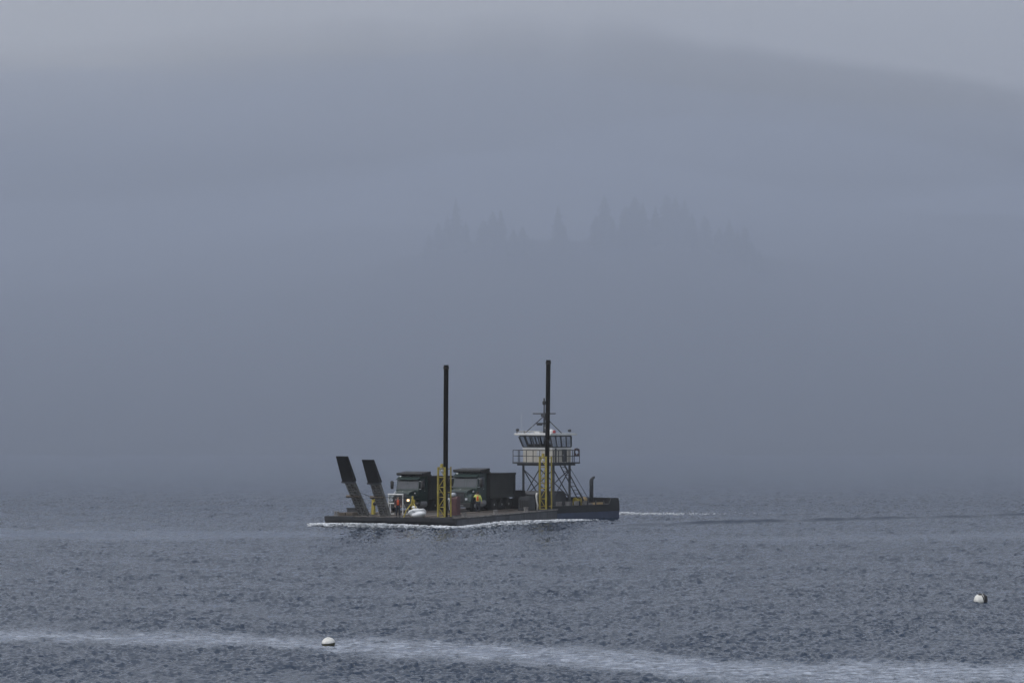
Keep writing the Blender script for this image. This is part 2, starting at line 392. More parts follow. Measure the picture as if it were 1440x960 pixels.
# ---------------------------------------------------------------- barge
BO = Vector((-4.62, 230.0, 0.0)); YAW = R(26); BTH = math.pi / 2 - YAW
BL, BW = 19.6, 12.2
def dz(x): return 0.82 + 0.16 * x / 19.0
def onb(x, y, z=None):
    c, s = math.cos(BTH), math.sin(BTH)
    return (BO.x + c * x - s * y, BO.y + s * x + c * y, dz(x) if z is None else z)

barge = empty('deck_barge', BO, BTH, 'low black steel deck barge with twin raised loading ramps, carrying two dump trucks', 'barge')
def build_barge():
    # raked bow hull with a sheer
    prof = [(0.0, dz(0) - 0.02), (0.0, dz(0) - 0.30), (1.1, -0.7), (BL - 0.5, -0.7), (BL, -0.3), (BL, dz(BL) - 0.02)]
    MB().prism(prof, 0.02, BW, 'y').build('hull', 'hull', barge)
    # near side shell plates, a little proud, scuffed by mooring
    n = 8
    first = None
    for k in range(n):
        a = 0.35 + (BL - 0.5) * k / n; b = 0.35 + (BL - 0.5) * (k + 1) / n - 0.02
        lo = -0.10 if k else 0.05
        MB().hexa([(a, -0.012, lo), (b, -0.012, -0.12), (b, 0.019, -0.12), (a, 0.019, lo), (a, -0.012, dz(a) - 0.16), (b, -0.012, dz(b) - 0.16), (b, 0.019, dz(b) - 0.16), (a, 0.019, dz(a) - 0.16)]).build('side_plate', 'hull_worn', barge)
    d = MB(); d.hexa([(0.03, 0.05, dz(0) - 0.05), (BL - .03, 0.05, dz(BL) - 0.05), (BL - .03, BW - .03, dz(BL) - 0.05), (0.03, BW - .03, dz(0) - 0.05), (0.03, 0.05, dz(0)), (BL - .03, 0.05, dz(BL)), (BL - .03, BW - .03, dz(BL)), (0.03, BW - .03, dz(0))])
    d.build('deck', 'deck', barge)
    # timber deck mats, three runs
    for r_ in range(3):
        y0 = [3.3, 7.6, 10.9][r_]
        for k in range(5):
            x0 = 1.6 + 3.4 * k; x1 = x0 + 3.3
            if r_ == 2 and k > 2: continue
            MB().hexa([(x0, y0, dz(x0) + .003), (x1, y0, dz(x1) + .003), (x1, y0 + 1.0, dz(x1) + .003), (x0, y0 + 1.0, dz(x0) + .003), (x0, y0, dz(x0) + .05), (x1, y0, dz(x1) + .05), (x1, y0 + 1.0, dz(x1) + .05), (x0, y0 + 1.0, dz(x0) + .05)]).build('deck_mat', 'wood', barge)
    # worn gunwale strips
    for (p0, p1) in (((2.2, 0.0), (9.2, 0.0)), ((9.35, 0.0), (BL, 0.0))):
        a, b = p0[0], p1[0]
        MB().hexa([(a, -0.05, dz(a) - .05), (b, -0.05, dz(b) - .05), (b, 0.06, dz(b) - .05), (a, 0.06, dz(a) - .05), (a, -0.05, dz(a) + .035), (b, -0.05, dz(b) + .035), (b, 0.06, dz(b) + .035), (a, 0.06, dz(a) + .035)]).build('gunwale_strip', 'edge', barge)
    for (a, b) in ((0.2, 2.2), (2.3, 5.6), (7.3, 7.7), (9.4, 12.1)):
        MB().box(-0.06, 0.10, a, b, dz(0) - .16, dz(0) + .03).build('bow_strip', 'hull', barge)
    # bitts
    for (x, y) in ((2.6, 0.5), (8.3, 0.45), (14.2, 0.45), (1.0, 11.6), (15.0, 11.7)):
        z = dz(x); b = MB()
        for e in (-0.22, 0.22): b.lathe([(0.09, z), (0.09, z + .32), (0.13, z + .33), (0.13, z + .38), (0.02, z + .40)], 10, (x + e, y, 0))
        b.box(x - .4, x + .4, y - .13, y + .13, z - .01, z + .03)
        b.build('mooring_bitt', 'edge', barge)
    # raised loading ramps: lower leg with rungs, upper flap plate
    def ramp(yc, s1, z1, s2, z2, lean):
        root = empty('loading_ramp', (0, 0, 0)); root.parent = barge
        hw = 0.46; z0 = dz(0) + 0.06
        P0, P1, P2 = Vector((0.05, 0, z0)), Vector((-s1, 0, z1)), Vector((-s2, 0, z2))
        dn = (P1 - P0).normalized(); nrm = Vector((dn.z, 0, -dn.x))    # towards the stern / up
        if nrm.x < 0: nrm = -nrm
        th = 0.24
        for sg in (-1, 0.05, 1):                                         # longitudinal girders
            g = MB(); y = yc + sg * (hw - 0.07)
            a, b = P0, P1
            g.hexa([(a.x, y - .06, a.z), (a.x + nrm.x * th, y - .06, a.z + nrm.z * th), (a.x + nrm.x * th, y + .06, a.z + nrm.z * th), (a.x, y + .06, a.z),
                    (b.x, y - .06, b.z), (b.x + nrm.x * th, y - .06, b.z + nrm.z * th), (b.x + nrm.x * th, y + .06, b.z + nrm.z * th), (b.x, y + .06, b.z)])
            g.build('girder', 'ramp', root)
        L = (P1 - P0).length; nr = 13
        for k in range(nr):
            c = P0 + dn * (L * (k + 0.5) / nr) + nrm * 0.05
            MB().bar((c.x, yc - hw + .02, c.z), (c.x, yc + hw - .02, c.z), 0.11).build('cross_bar', 'ramp', root)
        pl = MB(); a = P0 + nrm * (th - .035); b = P1 + nrm * (th - .035); e = nrm * .045
        pl.hexa([(a.x, yc - hw, a.z), (a.x + e.x, yc - hw, a.z + e.z), (a.x + e.x, yc + hw, a.z + e.z), (a.x, yc + hw, a.z), (b.x, yc - hw, b.z), (b.x + e.x, yc - hw, b.z + e.z), (b.x + e.x, yc + hw, b.z + e.z), (b.x, yc + hw, b.z)])
        pl.build('tread_plate', 'ramp', root)
        du = (P2 - P1).normalized(); nu = Vector((du.z, 0, -du.x)); nu = nu if nu.x > 0 else -nu
        yl, yr = yc + hw + 0.16, yc - hw - 0.02
        A = P1 - du * 0.05; B = P2; tb, tt = 0.42, 0.07
        MB().hexa([(A.x, yr, A.z), (A.x + nu.x * tb, yr, A.z + nu.z * tb), (A.x + nu.x * tb, yl, A.z + nu.z * tb), (A.x, yl, A.z), (B.x, yr, B.z), (B.x + nu.x * tt, yr, B.z + nu.z * tt), (B.x + nu.x * tt, yl + .02, B.z + nu.z * tt), (B.x, yl + .02, B.z)]).build('flap', 'ramp_dark', root)
        c = P1 - du * 0.02 + nu * 0.08
        MB().tube((c.x, yr - .05, c.z), (c.x, yl + .10, c.z), 0.10, n=10).build('hinge_pin', 'steel', root, True)
        c = P0 + dn * (L * 0.58) + nrm * 0.02
        MB().bar((c.x, yc - hw - .03, c.z), (c.x, yc + hw + .38, c.z), 0.17).build('stop_beam', 'wood', root)
        return root
    ramp(8.5, 2.43, 3.72, 3.5, 5.84, 0); ramp(6.5, 1.72, 3.62, 2.75, 5.56, 0)
    # ramp winch posts with motor and cable
    for (x, y, ry, rs, rz_) in ((3.6, 9.55, 8.5, 1.2, 2.75), (3.6, 5.75, 6.5, 0.9, 2.4)):
        r_ = empty('ramp_winch', (0, 0, 0)); r_.parent = barge; z = dz(x)
        MB().prism([(x - .16, z), (x + .2, z), (x + .12, z + 1.35), (x - .1, z + 1.35)], y - .11, y + .11, 'y').build('post', 'yellow', r_)
        MB().box(x - .30, x + .30, y - .26, y + .26, z, z + .06).build('base_plate', 'steel', r_)
        MB().lathe([(0.15, -0.28), (0.15, 0.28)], 12, (x - .02, y - .34, z + .95), 'y').build('motor', 'black', r_, True)
        MB().lathe([(0.13, -.05), (0.13, .05)], 12, (x - .05, y, z + 1.4), 'y').build('sheave', 'steel', r_, True)
        MB().tube((x - .06, y, z + 1.45), (-rs + .25, ry - .2, rz_ + .1), 0.022, n=5).build('cable', 'black', r_)
    # spud guide frames
    def spud_frame(fx, fy, ztop):
        r_ = empty('spud_frame', (0, 0, 0)); r_.parent = barge; z0 = dz(fx)
        ys = (fy, fy + 0.60); xs = (fx - 0.13, fx)
        for x in xs:
            for y in ys:
                MB().bar((x, y, z0 - .02), (x, y, ztop), 0.095).build('chord', 'yellow', r_)
        n = 5; st = (ztop - z0 - 0.1) / n
        for k in range(n + 1):
            z = z0 + 0.07 + st * k
            g = MB()
            g.bar((xs[1], ys[0], z), (xs[1], ys[1], z), 0.055); g.bar((xs[0], ys[0], z), (xs[1], ys[0], z), 0.055)
            g.build('ring', 'yellow', r_)
            if k < n:
                for j, x in enumerate(xs[1:]):
                    e = (k + j) % 2
                    MB().bar((x, ys[e], z), (x, ys[1 - e], z + st), 0.05).build('diagonal', 'yellow', r_)
        for y in (fy - 0.08,):
            MB().bar((fx + 0.86, y, z0 - .02), (fx + 0.86, y, ztop + .02), 0.10).build('guide_rail', 'yellow', r_)
        for z in (z0 + .3, z0 + (ztop - z0) * .5, ztop - .15):               # collars tying mast and rails round the pile
            g = MB()
            g.path([(fx, fy + .50, z), (fx + .86, fy + .50, z), (fx + .86, fy - .08, z)], .04, 4)
            
            g.build('collar', 'yellow', r_)
        h = MB(); h.box(fx - .20, fx + .02, fy + .20, fy + .36, ztop - .05, ztop + .22); h.lathe([(0.10, -.08), (0.10, .08)], 12, (fx - .05, fy + .28, ztop + .18), 'x')
        h.build('sheave_block', 'yellow', r_)
        MB().lathe([(0.12, -.05), (0.12, .05)], 12, (fx + .02, fy + .28, ztop - .32), 'x').build('sheave', 'lens', r_, True)
        MB().box(fx - .55, fx + 1.0, fy - .22, fy + .68, z0 - .01, z0 + .07).build('base_plate', 'steel', r_)
    spud_frame(0.70, 1.28, 4.97); spud_frame(18.1, 0.36, 5.62)
build_barge()

def spud(x, y, top, lean, label):
    w_ = onb(x, y, 0.0)
    o = MB()
    o.lathe([(0.195, -5.0), (0.195, top - 0.42), (0.215, top - 0.41), (0.215, top - 0.36), (0.195, top - 0.35), (0.195, top - 0.06), (0.205, top - 0.05), (0.205, top), (0.17, top), (0.17, top - .5)], 18)
    r_ = empty('spud_pile', w_, BTH, label, 'pile', 'spud piles of the barge'); r_.rotation_euler = (0, lean, 0)
    o.build('pipe', 'rust', r_, True)
    for sx in (-1, 1): MB().box(sx * .20 - .045, sx * .20 + .045, -.03, .03, top - .30, top - .16).build('lifting_lug', 'rust', r_)
    for k in range(4):
        MB().lathe([(0.203, -.03), (0.203, .03)], 18, (0, 0, top - 2.2 - 2.4 * k)).build('weld_band', 'rust', r_, True)
spud(1.16, 1.50, 13.30, R(0.3), 'tall dark rusty spud pile in the yellow frame at the barge bow')
spud(18.56, 0.58, 14.02, R(0.75), 'tall dark rusty spud pile in front of the wheelhouse tower')

# ---------------------------------------------------------------- dump trucks
def wheel(root, x, y, dual, outer, R0=0.52, front=False):
    w_ = empty('wheel', (x, y, R0)); w_.parent = root
    wd = 0.30 if not dual else 0.60
    t = MB(); h = wd / 2
    t.lathe([(R0 * .58, -h), (R0 * .93, -h), (R0, -h + .05), (R0, h - .05), (R0 * .93, h), (R0 * .58, h)], 24, (0, 0, 0), 'y')
    t.build('tyre', 'tyre', w_, True)
    s = outer; r_ = MB()
    r_.lathe([(R0 * .57, -h * .9), (R0 * .57, h * .9)], 20, (0, 0, 0), 'y')
    dish = 0.02 if front else -0.03
    r_.lathe([(R0 * .30, 0), (R0 * .28, s * (h + dish)), (R0 * .12, s * (h + dish + .06))], 14, (0, 0, 0), 'y')
    r_.build('rim', 'rim', w_, True)
    return w_
def make_truck(name, label, loc, scale, lit):
    t = empty(name, loc, BTH, label, 'truck', 'dump trucks on the barge'); t.scale = (scale,) * 3
    # front is at -x side: bumper x=0, tail x=8.2; y: +left of picture
    MB().box(0.5, 7.9, -.42, .42, .62, .90).build('chassis', 'black', t)
    # hood with sloped top and fenders
    hd = empty('hood', (0, 0, 0)); hd.parent = t
    MB().prism([(0.22, .75), (0.20, 1.62), (0.42, 1.74), (1.45, 1.90), (1.45, .75)], -.78, .78, 'y').build('hood_shell', 'cab', hd)
    for s in (-1, 1):
        f = MB(); f.prism([(0.10, .92), (0.14, 1.30), (0.42, 1.46), (1.25, 1.46), (1.62, 1.22), (1.74, .85), (1.62, .85), (1.42, 1.14), (1.15, 1.20), (.75, 1.20), (.52, 1.05), (.45, .82), (.1, .82)], .74 * s, 1.20 * s, 'y')
        f.build('fender', 'cab', hd)
    g = MB().box(0.175, .205, -.52, .52, .80, 1.58).build('grille', 'black', t)
    for k in range(7): MB().box(0.15, .18, -.50, .50, .86 + k * .10, .90 + k * .10).build('grille_bar', 'steel', g)
    fr = MB(); fr.box(0.14, .20, -.58, -.52, .78, 1.62); fr.box(0.14, .20, .52, .58, .78, 1.62); fr.box(.14, .20, -.58, .58, 1.60, 1.66); fr.build('grille_frame', 'steel', g)
    b = MB(); b.prism([(-.02, .42), (-.05, .72), (.12, .78), (.30, .78), (.30, .42)], -1.22, 1.22, 'y'); b.build('bumper', 'box', t)
    MB().box(-.07, -.04, -.62, .05, .53, .60).build('bumper_bar', 'rim', t)
    for s in (-1, 1):
        h = MB().box(.06, .13, .80 * s - .10, .80 * s + .10, 1.0, 1.16).build('headlight', 'lamp' if (lit and s < 0) else 'lens', t)
        MB().box(.02, .062, .80 * s - .19, .80 * s + .19, .92, .96).build('headlight_bezel', 'steel', h)
    MB().lathe([(.06, 0), (.06, .05)], 10, (.62, .0, 1.83)).build('hood_ornament', 'chrome', t)
    # cab
    c = empty('cab', (0, 0, 0)); c.parent = t
    MB().prism([(1.45, .80), (1.45, 1.92), (1.72, 2.92), (1.92, 3.12), (3.05, 3.16), (3.15, 3.05), (3.15, .80)], -1.10, 1.10, 'y').build('cab_shell', 'cab', c)
    ws = MB(); n_ = Vector((-.944, 0, .33)) * .02
    def q(x, z): return (x + n_.x, z + n_.z)
    x0, z0, x1, z1 = 1.485, 2.02, 1.705, 2.84
    for (ya, yb) in ((-1.0, -.03), (.03, 1.0)):
        ws = MB(); a0 = q(x0, z0); a1 = q(x1, z1)
        ws.hexa([(a0[0], ya, a0[1]), (x0 + .02, ya, z0), (x0 + .02, yb, z0), (a0[0], yb, a0[1]), (a1[0], ya, a1[1]), (x1 + .02, ya, z1), (x1 + .02, yb, z1), (a1[0], yb, a1[1])])
        ws.build('windshield', 'glass', c)
    MB().prism([(1.36, 2.84), (1.42, 2.80), (1.76, 2.94), (1.74, 3.02)], -1.08, 1.08, 'y').build('sun_visor', 'cab', c)
    for k in range(5):
        MB().box(1.80, 1.90, -.9 + .45 * k - .07, -.9 + .45 * k + .07, 3.06, 3.14).build('marker_lamp', 'marker' if k in (4,) else 'steel', c)
    for s in (-1, 1):
        d = MB().prism([(1.62, .95), (1.62, 2.02), (2.70, 2.02), (2.70, .95)], 1.10 * s, 1.125 * s, 'y').build('door', 'cab', c)
        MB().prism([(1.70, 2.06), (1.88, 2.82), (2.66, 2.82), (2.66, 2.06)], 1.085 * s, 1.118 * s, 'y').build('side_window', 'glass', d)
        MB().box(2.48, 2.62, 1.125 * s - .02, 1.125 * s + .03 * s + .02, 1.82, 1.87).build('door_handle', 'chrome', d)
        m = MB(); m.tube((1.55, 1.08 * s, 2.72), (1.42, 1.48 * s, 2.66), .022, n=6); m.tube((1.55, 1.08 * s, 2.0), (1.42, 1.48 * s, 2.06), .022, n=6); m.build('mirror_arm', 'chrome', c)
        MB().lathe([(.02, -.36), (.13, -.33), (.15, -.1), (.15, .3), (.05, .36)], 10, (1.42, 1.50 * s, 2.36)).build('mirror', 'black', c, True)
        MB().lathe([(.04, -.05), (.09, 0), (.03, .05)], 8, (.95, 1.02 * s, 1.66)).build('hood_mirror', 'chrome', c, True)
        MB().lathe([(.30, -.55), (.31, -.5), (.31, .5), (.30, .55)], 16, (2.35, .92 * s, .70), 'x').build('fuel_tank', 'rim', t, True)
        for k in range(2): MB().box(1.75, 2.85, s * 1.06 - .10 , s * 1.06 + .10, .42 + .38 * k, .47 + .38 * k).build('step', 'steel', t)
    MB().tube((3.28, -.95, .9), (3.28, -.95, 3.25), .075, n=10).build('exhaust_pipe', 'steel', t, True)
    # dump body with cab shield, side ribs and rolled tarp
    d = empty('dump_body', (0, 0, 0)); d.parent = t
    x0, x1 = 3.42, 8.15; zb, zt = 1.08, 3.06
    body = MB()
    for s in (-1, 1): body.box(x0, x1, s * 1.22 - .03, s * 1.22 + .03, zb, zt)
    body.box(x0, x1, -1.19, 1.19, zb, zb + .08); body.box(x0, x0 + .07, -1.19, 1.19, zb + .08, zt + .12)
    body.build('body_shell', 'box', d)
    MB().hexa([(x1 - .05, -1.19, zb + .05), (x1 + .05, -1.19, zb + .05), (x1 + .05, 1.19, zb + .05), (x1 - .05, 1.19, zb + .05), (x1 + .02, -1.19, zt + .0), (x1 + .12, -1.19, zt), (x1 + .12, 1.19, zt), (x1 + .02, 1.19, zt)]).build('tailgate', 'box', d)
    for s in (-1, 1):
        MB().box(x0, x1 + .02, s * 1.29 - .055, s * 1.29 + .055, zt - .14, zt + .03).build('top_rail', 'box', d)
        MB().box(x0, x1, s * 1.27 - .035, s * 1.27 + .035, zb - .02, zb + .14).build('bottom_rail', 'box', d)
        for z in (1.62, 2.18): MB().box(x0 + .1, x1 - .3, s * 1.265 - .025, s * 1.265 + .025, z, z + .06).build('side_rib', 'box', d)
        for k in (0, 1):
            xx = (x0 + .03, x1 - .24)[k]; MB().box(xx, xx + .22, s * 1.27 - .04, s * 1.27 + .04, zb + .14, zt - .14).build('corner_post', 'box', d)
    MB().box(3.5, 7.9, -.62, .62, .90, 1.078).build('sub_frame', 'black', d)
    # cab shield over the cab roof
    MB().prism([(1.72, 3.27), (1.74, 3.40), (3.46, 3.52), (3.49, 3.52), (3.49, 3.0), (3.42, 3.0), (3.42, 3.42)], -1.24, 1.24, 'y').build('cab_shield', 'black', d)
    for s in (-1, 1): MB().prism([(1.85, 3.19), (1.80, 3.30), (3.42, 3.42), (3.42, 3.10)], s * 1.21, s * 1.25, 'y').build('shield_flange', 'black', d)
    MB().tube((3.62, -1.22, 3.10), (3.62, 1.22, 3.10), .12, n=10).build('tarp_roll', 'black', d, True)
    MB().prism([(3.55, 1.2), (3.60, 3.0), (7.9, 2.86), (7.9, 1.2)], -1.0, 1.0, 'y').build('gravel_load', 'deck', d)
    for s in (-1, 1):
        wheel(t, .98, .98 * s, False, s, .52, True)
        for x in (4.35, 5.75, 7.05): wheel(t, x, .92 * s, True, s, .52)
        MB().box(7.72, 7.75, .92 * s - .33, .92 * s + .33, .20, .95).build('mud_flap', 'tyre', t)
    for x in (.98, 4.35, 5.75, 7.05): MB().tube((x, -.8, .52), (x, .8, .52), .09, n=8).build('axle', 'black', t)
    for s in (-1, 1): MB().box(8.05, 8.10, .9 * s - .14, .9 * s + .14, .80, .92).build('tail_lamp', 'red', t)
    return t
make_truck('dump_truck', 'dark green dump truck with one lit headlight, parked behind the ramps', onb(8.6, 9.75), 0.985, True)
make_truck('dump_truck', 'dark green dump truck with headlights off, parked beside the worker in lime', onb(10.85, 5.4), 1.06, False)

# ---------------------------------------------------------------- push boat
TY = R(40); TTH = math.pi / 2 - TY
TB = empty('push_boat', (3.55, 248.0, 0), TTH, 'push boat with white wheelhouse on a tall braced steel tower', 'boat')
# local: x aft, y towards picture left; near side y=0, width 5.6, length 10
def build_tug():
    T = TB; L, Wd = 9.9, 5.6; zd = 1.22
    def shell(z0, z1, inset=0.0):
        p = [(-.6, .5), (0, .0), (L - .35, .0), (L, .4), (L, Wd - .4), (L - .35, Wd), (0, Wd), (-.6, Wd - .5)]
        return MB().prism(p, z0, z1, 'z')
    shell(0.62, zd).build('hull', 'tug', T); 
    MB().prism([(-.55, .52), (0.02, .02), (L - .37, .02), (L - .02, .42), (L - .02, Wd - .42), (L - .37, Wd - .02), (0.02, Wd - .02), (-.55, Wd - .52)], -0.8, .62, 'z').build('boot_band', 'tug_blue', T)
    # stern bulwark: far side, transom, short return on the near side
    bw = empty('bulwark', (0, 0, 0)); bw.parent = T
    MB().hexa([(3.2, Wd - .10, zd), (L - .35, Wd - .10, zd), (L - .35, Wd, zd), (3.2, Wd, zd), (3.6, Wd - .10, zd + .55), (L - .42, Wd - .10, zd + .55), (L - .42, Wd - .03, zd + .55), (3.6, Wd - .03, zd + .55)]).build('bulwark_panel', 'tug', bw)
    MB().hexa([(L - .11, .40, zd), (L, .40, zd), (L, Wd - .4, zd), (L - .11, Wd - .4, zd), (L - .22, .44, zd + .55), (L - .14, .44, zd + .55), (L - .14, Wd - .44, zd + .55), (L - .22, Wd - .44, zd + .55)]).build('bulwark_panel', 'tug', bw)
    MB().hexa([(L - 1.9, 0, zd), (L - .35, 0, zd), (L - .35, .10, zd), (L - 1.9, .10, zd), (L - 1.5, .03, zd + .55), (L - .45, .03, zd + .55), (L - .45, .11, zd + .55), (L - 1.5, .11, zd + .55)]).build('bulwark_panel', 'tug', bw)
    MB().hexa([(L - .35, 0, zd), (L, .4, zd), (L - .09, .46, zd), (L - .4, .10, zd), (L - .45, .03, zd + .55), (L - .14, .44, zd + .55), (L - .22, .48, zd + .55), (L - .49, .11, zd + .55)]).build('bulwark_panel', 'tug', bw)
    MB().hexa([(L, Wd - .4, zd), (L - .35, Wd, zd), (L - .4, Wd - .10, zd), (L - .09, Wd - .46, zd), (L - .14, Wd - .44, zd + .55), (L - .45, Wd - .03, zd + .55), (L - .49, Wd - .11, zd + .55), (L - .22, Wd - .48, zd + .55)]).build('bulwark_panel', 'tug', bw)
    MB().prism([(0, .06), (L - .4, .06), (L - .1, .45), (L - .1, Wd - .45), (L - .4, Wd - .06), (0, Wd - .06)], zd, zd + .012, 'z').build('deck', 'steel', T)
    MB().box(.1, L - 1.95, -.05, .05, zd - .07, zd + .03).build('rubbing_strip', 'tug', T)
    for k in range(7):
        x = .5 + k * 1.15
        if x > L - 2: break
        MB().box(x - .04, x + .04, .08, .16, zd + .012, zd + .42).build('stanchion', 'steel', T)
    for k in range(4): MB().box(.75 + k * 1.25, 1.55 + k * 1.25, .19, .22, zd + .03, zd + .40).build('deck_panel', 'edge', T)
    MB().box(6.3, 8.0, .5, .75, zd + .012, zd + .20).build('hose_tray', 'tan', T); MB().box(5.4, 6.1, .35, .7, zd + .012, zd + .16).build('hatch', 'edge', T)
    # deckhouse below tower, engine casing
    MB().prism([(.2, zd), (.2, 2.25), (.5, 2.5), (3.4, 2.5), (3.8, 2.1), (3.8, zd)], 1.55, 4.4, 'y').build('engine_casing', 'steel', T)
    MB().box(-.35, .1, 3.2, 4.3, zd, 2.6).build('push_knee', 'hull', T); MB().box(-.35, .1, .9, 1.9, zd, 2.1).build('push_knee', 'hull', T)
    # tower
    x0, x1, y0, y1 = 1.35, 3.62, 1.0, 4.45; zp = 4.78
    tw = empty('tower', (0, 0, 0)); tw.parent = T
    for x in (x0, x1):
        for y in (y0, y1): MB().bar((x, y, zd), (x, y, zp), 0.20).build('leg', 'steel', tw)
    zl, zh = 1.9, zp - .35
    def br(a, b): MB().tube(a, b, .05, n=6).build('brace', 'steel', tw)
    for x in (x0, x1):
        br((x, y0, zl), (x, y1, zh)); br((x, y1, zl), (x, y0, zh))
    for y in (y0, y1):
        br((x0, y, zl), (x1, y, zh)); br((x1, y, zl), (x0, y, zh))
    # platform
    pf = empty('platform', (0, 0, 0)); pf.parent = T
    px0, px1, py0, py1 = .55, 4.3, .35, 5.05
    MB().box(px0, px1, py0, py1, 4.93, 5.06).build('deck_plate', 'steel', pf)
    for y in (py0 + .35, y0, (y0 + y1) / 2, y1, py1 - .35): MB().box(px0 + .35, px1 - .35, y - .06, y + .06, zp, 4.928).build('joist', 'steel', pf)
    for x in (px0 + .35, px1 - .35): MB().box(x - .06, x + .06, py0 + .30, py1 - .30, zp - .02, 4.925).build('edge_beam', 'steel', pf)
    zr = 6.12
    corners = [(px0 + .04, py0 + .04), (px1 - .04, py0 + .04), (px1 - .04, py1 - .04), (px0 + .04, py1 - .04)]
    for e in range(4):
        a = Vector((*corners[e], 0)); b = Vector((*corners[(e + 1) % 4], 0)); n = max(3, round((b - a).length / .72))
        for k in range(n):
            p = a.lerp(b, k / n); MB().bar((p.x, p.y, 5.06), (p.x, p.y, zr), .06).build('rail_post', 'steel', pf)
        for z in (zr, 5.60): MB().tube((a.x, a.y, z), (b.x, b.y, z), .032, n=6).build('rail', 'steel', pf)
    # wheelhouse
    wh = empty('wheelhouse', (0, 0, 0)); wh.parent = T
    wx0, wx1, wy0, wy1 = 1.2, 3.85, 1.0, 4.35; zs, zw = 6.22, 7.42
    MB().box(wx0, wx1, wy0, wy1, 5.06, zs).build('wall', 'cream', wh)
    MB().box(wx0 - .05, wx1 + .05, wy0 - .05, wy1 + .05, zs, zs + .12).build('sill_band', 'white', wh)
    MB().box(wx0 - .02, wx1 + .02, wy0 - .02, wy1 + .02, zs + .12, zs + .20).build('window_sill', 'steel', wh)
    MB().box(wx0 - .30, wx1 + .02, wy0 - .02, wy1 + .18, zw - .10, zw).build('window_head', 'steel', wh)
    lean, leanL = -.30, .24
    def ring_pt(x, y, top):
        fx = lean if (top and x < wx0 + .01) else 0; fy = leanL if (top and y > wy1 - .01) else 0
        return (x + fx, y + fy, zw - .1 if top else zs + .2)
    def lerp3(a, b, t): return tuple(a[i] + (b[i] - a[i]) * t for i in range(3))
    cs = [(wx0, wy0), (wx1, wy0), (wx1, wy1), (wx0, wy1)]
    for e, n in ((0, 4), (1, 3), (2, 4), (3, 5)):
        a, b = cs[e], cs[(e + 1) % 4]
        A0, B0, A1, B1 = ring_pt(*a, False), ring_pt(*b, False), ring_pt(*a, True), ring_pt(*b, True)
        for k in range(n):
            p0, p1 = lerp3(A0, B0, k / n), lerp3(A1, B1, k / n)
            MB().bar(p0, p1, .10 if k else .13).build('mullion', 'steel', wh)
            q0, q1 = lerp3(A0, B0, (k + 1) / n), lerp3(A1, B1, (k + 1) / n)
            c = Vector(((wx0 + wx1) / 2, (wy0 + wy1) / 2, 0)); m = MB()
            def ins(p):
                d = (c - Vector((p[0], p[1], 0))).normalized() * .02; return (p[0] + d.x, p[1] + d.y, p[2])
            m.hexa([p0, q0, ins(q0), ins(p0), p1, q1, ins(q1), ins(p1)]); m.build('window_pane', 'pane', wh)
    MB().box(wx0 - .62, wx1 + .35, wy0 - .32, wy1 + .46, zw + .0, zw + .07).build('roof_soffit', 'white', wh)
    MB().prism([(wx0 - .68, zw + .07), (wx0 - .68, zw + .16), (wx0 - .4, zw + .21), (wx1 + .2, zw + .21), (wx1 + .42, zw + .15), (wx1 + .42, zw + .07)], wy0 - .36, wy1 + .50, 'y').build('roof', 'white', wh)
    MB().box(wx0 + .1, wx0 + .75, wy0 + .6, wy1 - .6, zs + .01, zs + .45).build('console', 'dark', wh)
    MB().prism([(2.3, 5.9), (2.3, 6.95), (2.42, 7.0), (2.45, 6.3), (2.75, 6.25), (2.75, 5.9)], 2.4, 2.9, 'y').build('helm_chair', 'black', wh)
    d = MB().box(2.55, 3.2, wy0 - .03, wy0 - .001, 5.10, 6.20).build('door', 'steel', wh); MB().box(2.62, 2.66, wy0 - .07, wy0 - .03, 5.6, 5.75).build('door_handle', 'chrome', d)
    MB().box(wx0 - .03, wx0 - .001, 2.25, 2.75, 5.55, 6.05).build('notice_board', 'lens', wh)
    MB().tube((1.5, .85, 5.06), (1.5, .85, 6.3), .07, n=8).build('vent_pipe', 'steel', wh)
    # roof gear
    zr2 = zw + .21
    gear = empty('roof_gear', (0, 0, 0)); gear.parent = T
    for (x, y) in ((.7, 4.65), (.8, 3.9)):
        MB().bar((x, y, zr2 - .05), (x, y, zr2 + .22), .07).build('lamp_post', 'steel', gear)
    MB().lathe([(.10, -.12), (.13, .06), (.13, .10), (.04, .12)], 12, (.7, 4.6, zr2 + .28), 'x').build('floodlight', 'steel', gear, True)
    MB().lathe([(.10, -.12), (.13, .06), (.13, .10), (.04, .12)], 12, (3.6, 1.0, zr2 + .22), 'x').build('floodlight', 'steel', gear, True)
    for x in (.75, 2.3):
        MB().tube((x, 3.2, zr2 + .14), (x, 4.7, zr2 + .14), .03, n=6).build('grab_rail', 'cream', gear)
    for y in (2.7, 3.2, 3.7, 4.2, 4.7): MB().bar((.75, y, zr2 - .05), (.75, y, zr2 + .14), .05).build('rail_foot', 'cream', gear)
    MB().lathe([(.02, .30), (.16, .26), (.24, .12), (.25, 0), (.25, -.06)], 16, (2.0, 1.75, zr2 + .04)).build('radome', 'white', gear, True)
    MB().lathe([(.02, .22), (.12, .18), (.16, .06), (.16, 0), (.05, -.3)], 14, (2.3, 2.55, zr2 + .42)).build('satellite_dome', 'white', gear, True)
    MB().box(1.7, 2.3, 2.9, 3.55, zr2 - .02, zr2 + .16).build('equipment_box', 'white', gear)
    MB().lathe([(.13, 0), (.13, .2), (.05, .26)], 12, (1.9, 1.35, zr2)).build('signal_horn', 'red', gear, True)
    ms = empty('mast', (0, 0, 0)); ms.parent = T
    mx, my = 2.2, 2.75
    MB().path([(mx, my, zr2), (mx, my, 9.4), (mx, my, 10.3)], [.085, .075, .06], 10).build('pole', 'steel', ms, True)
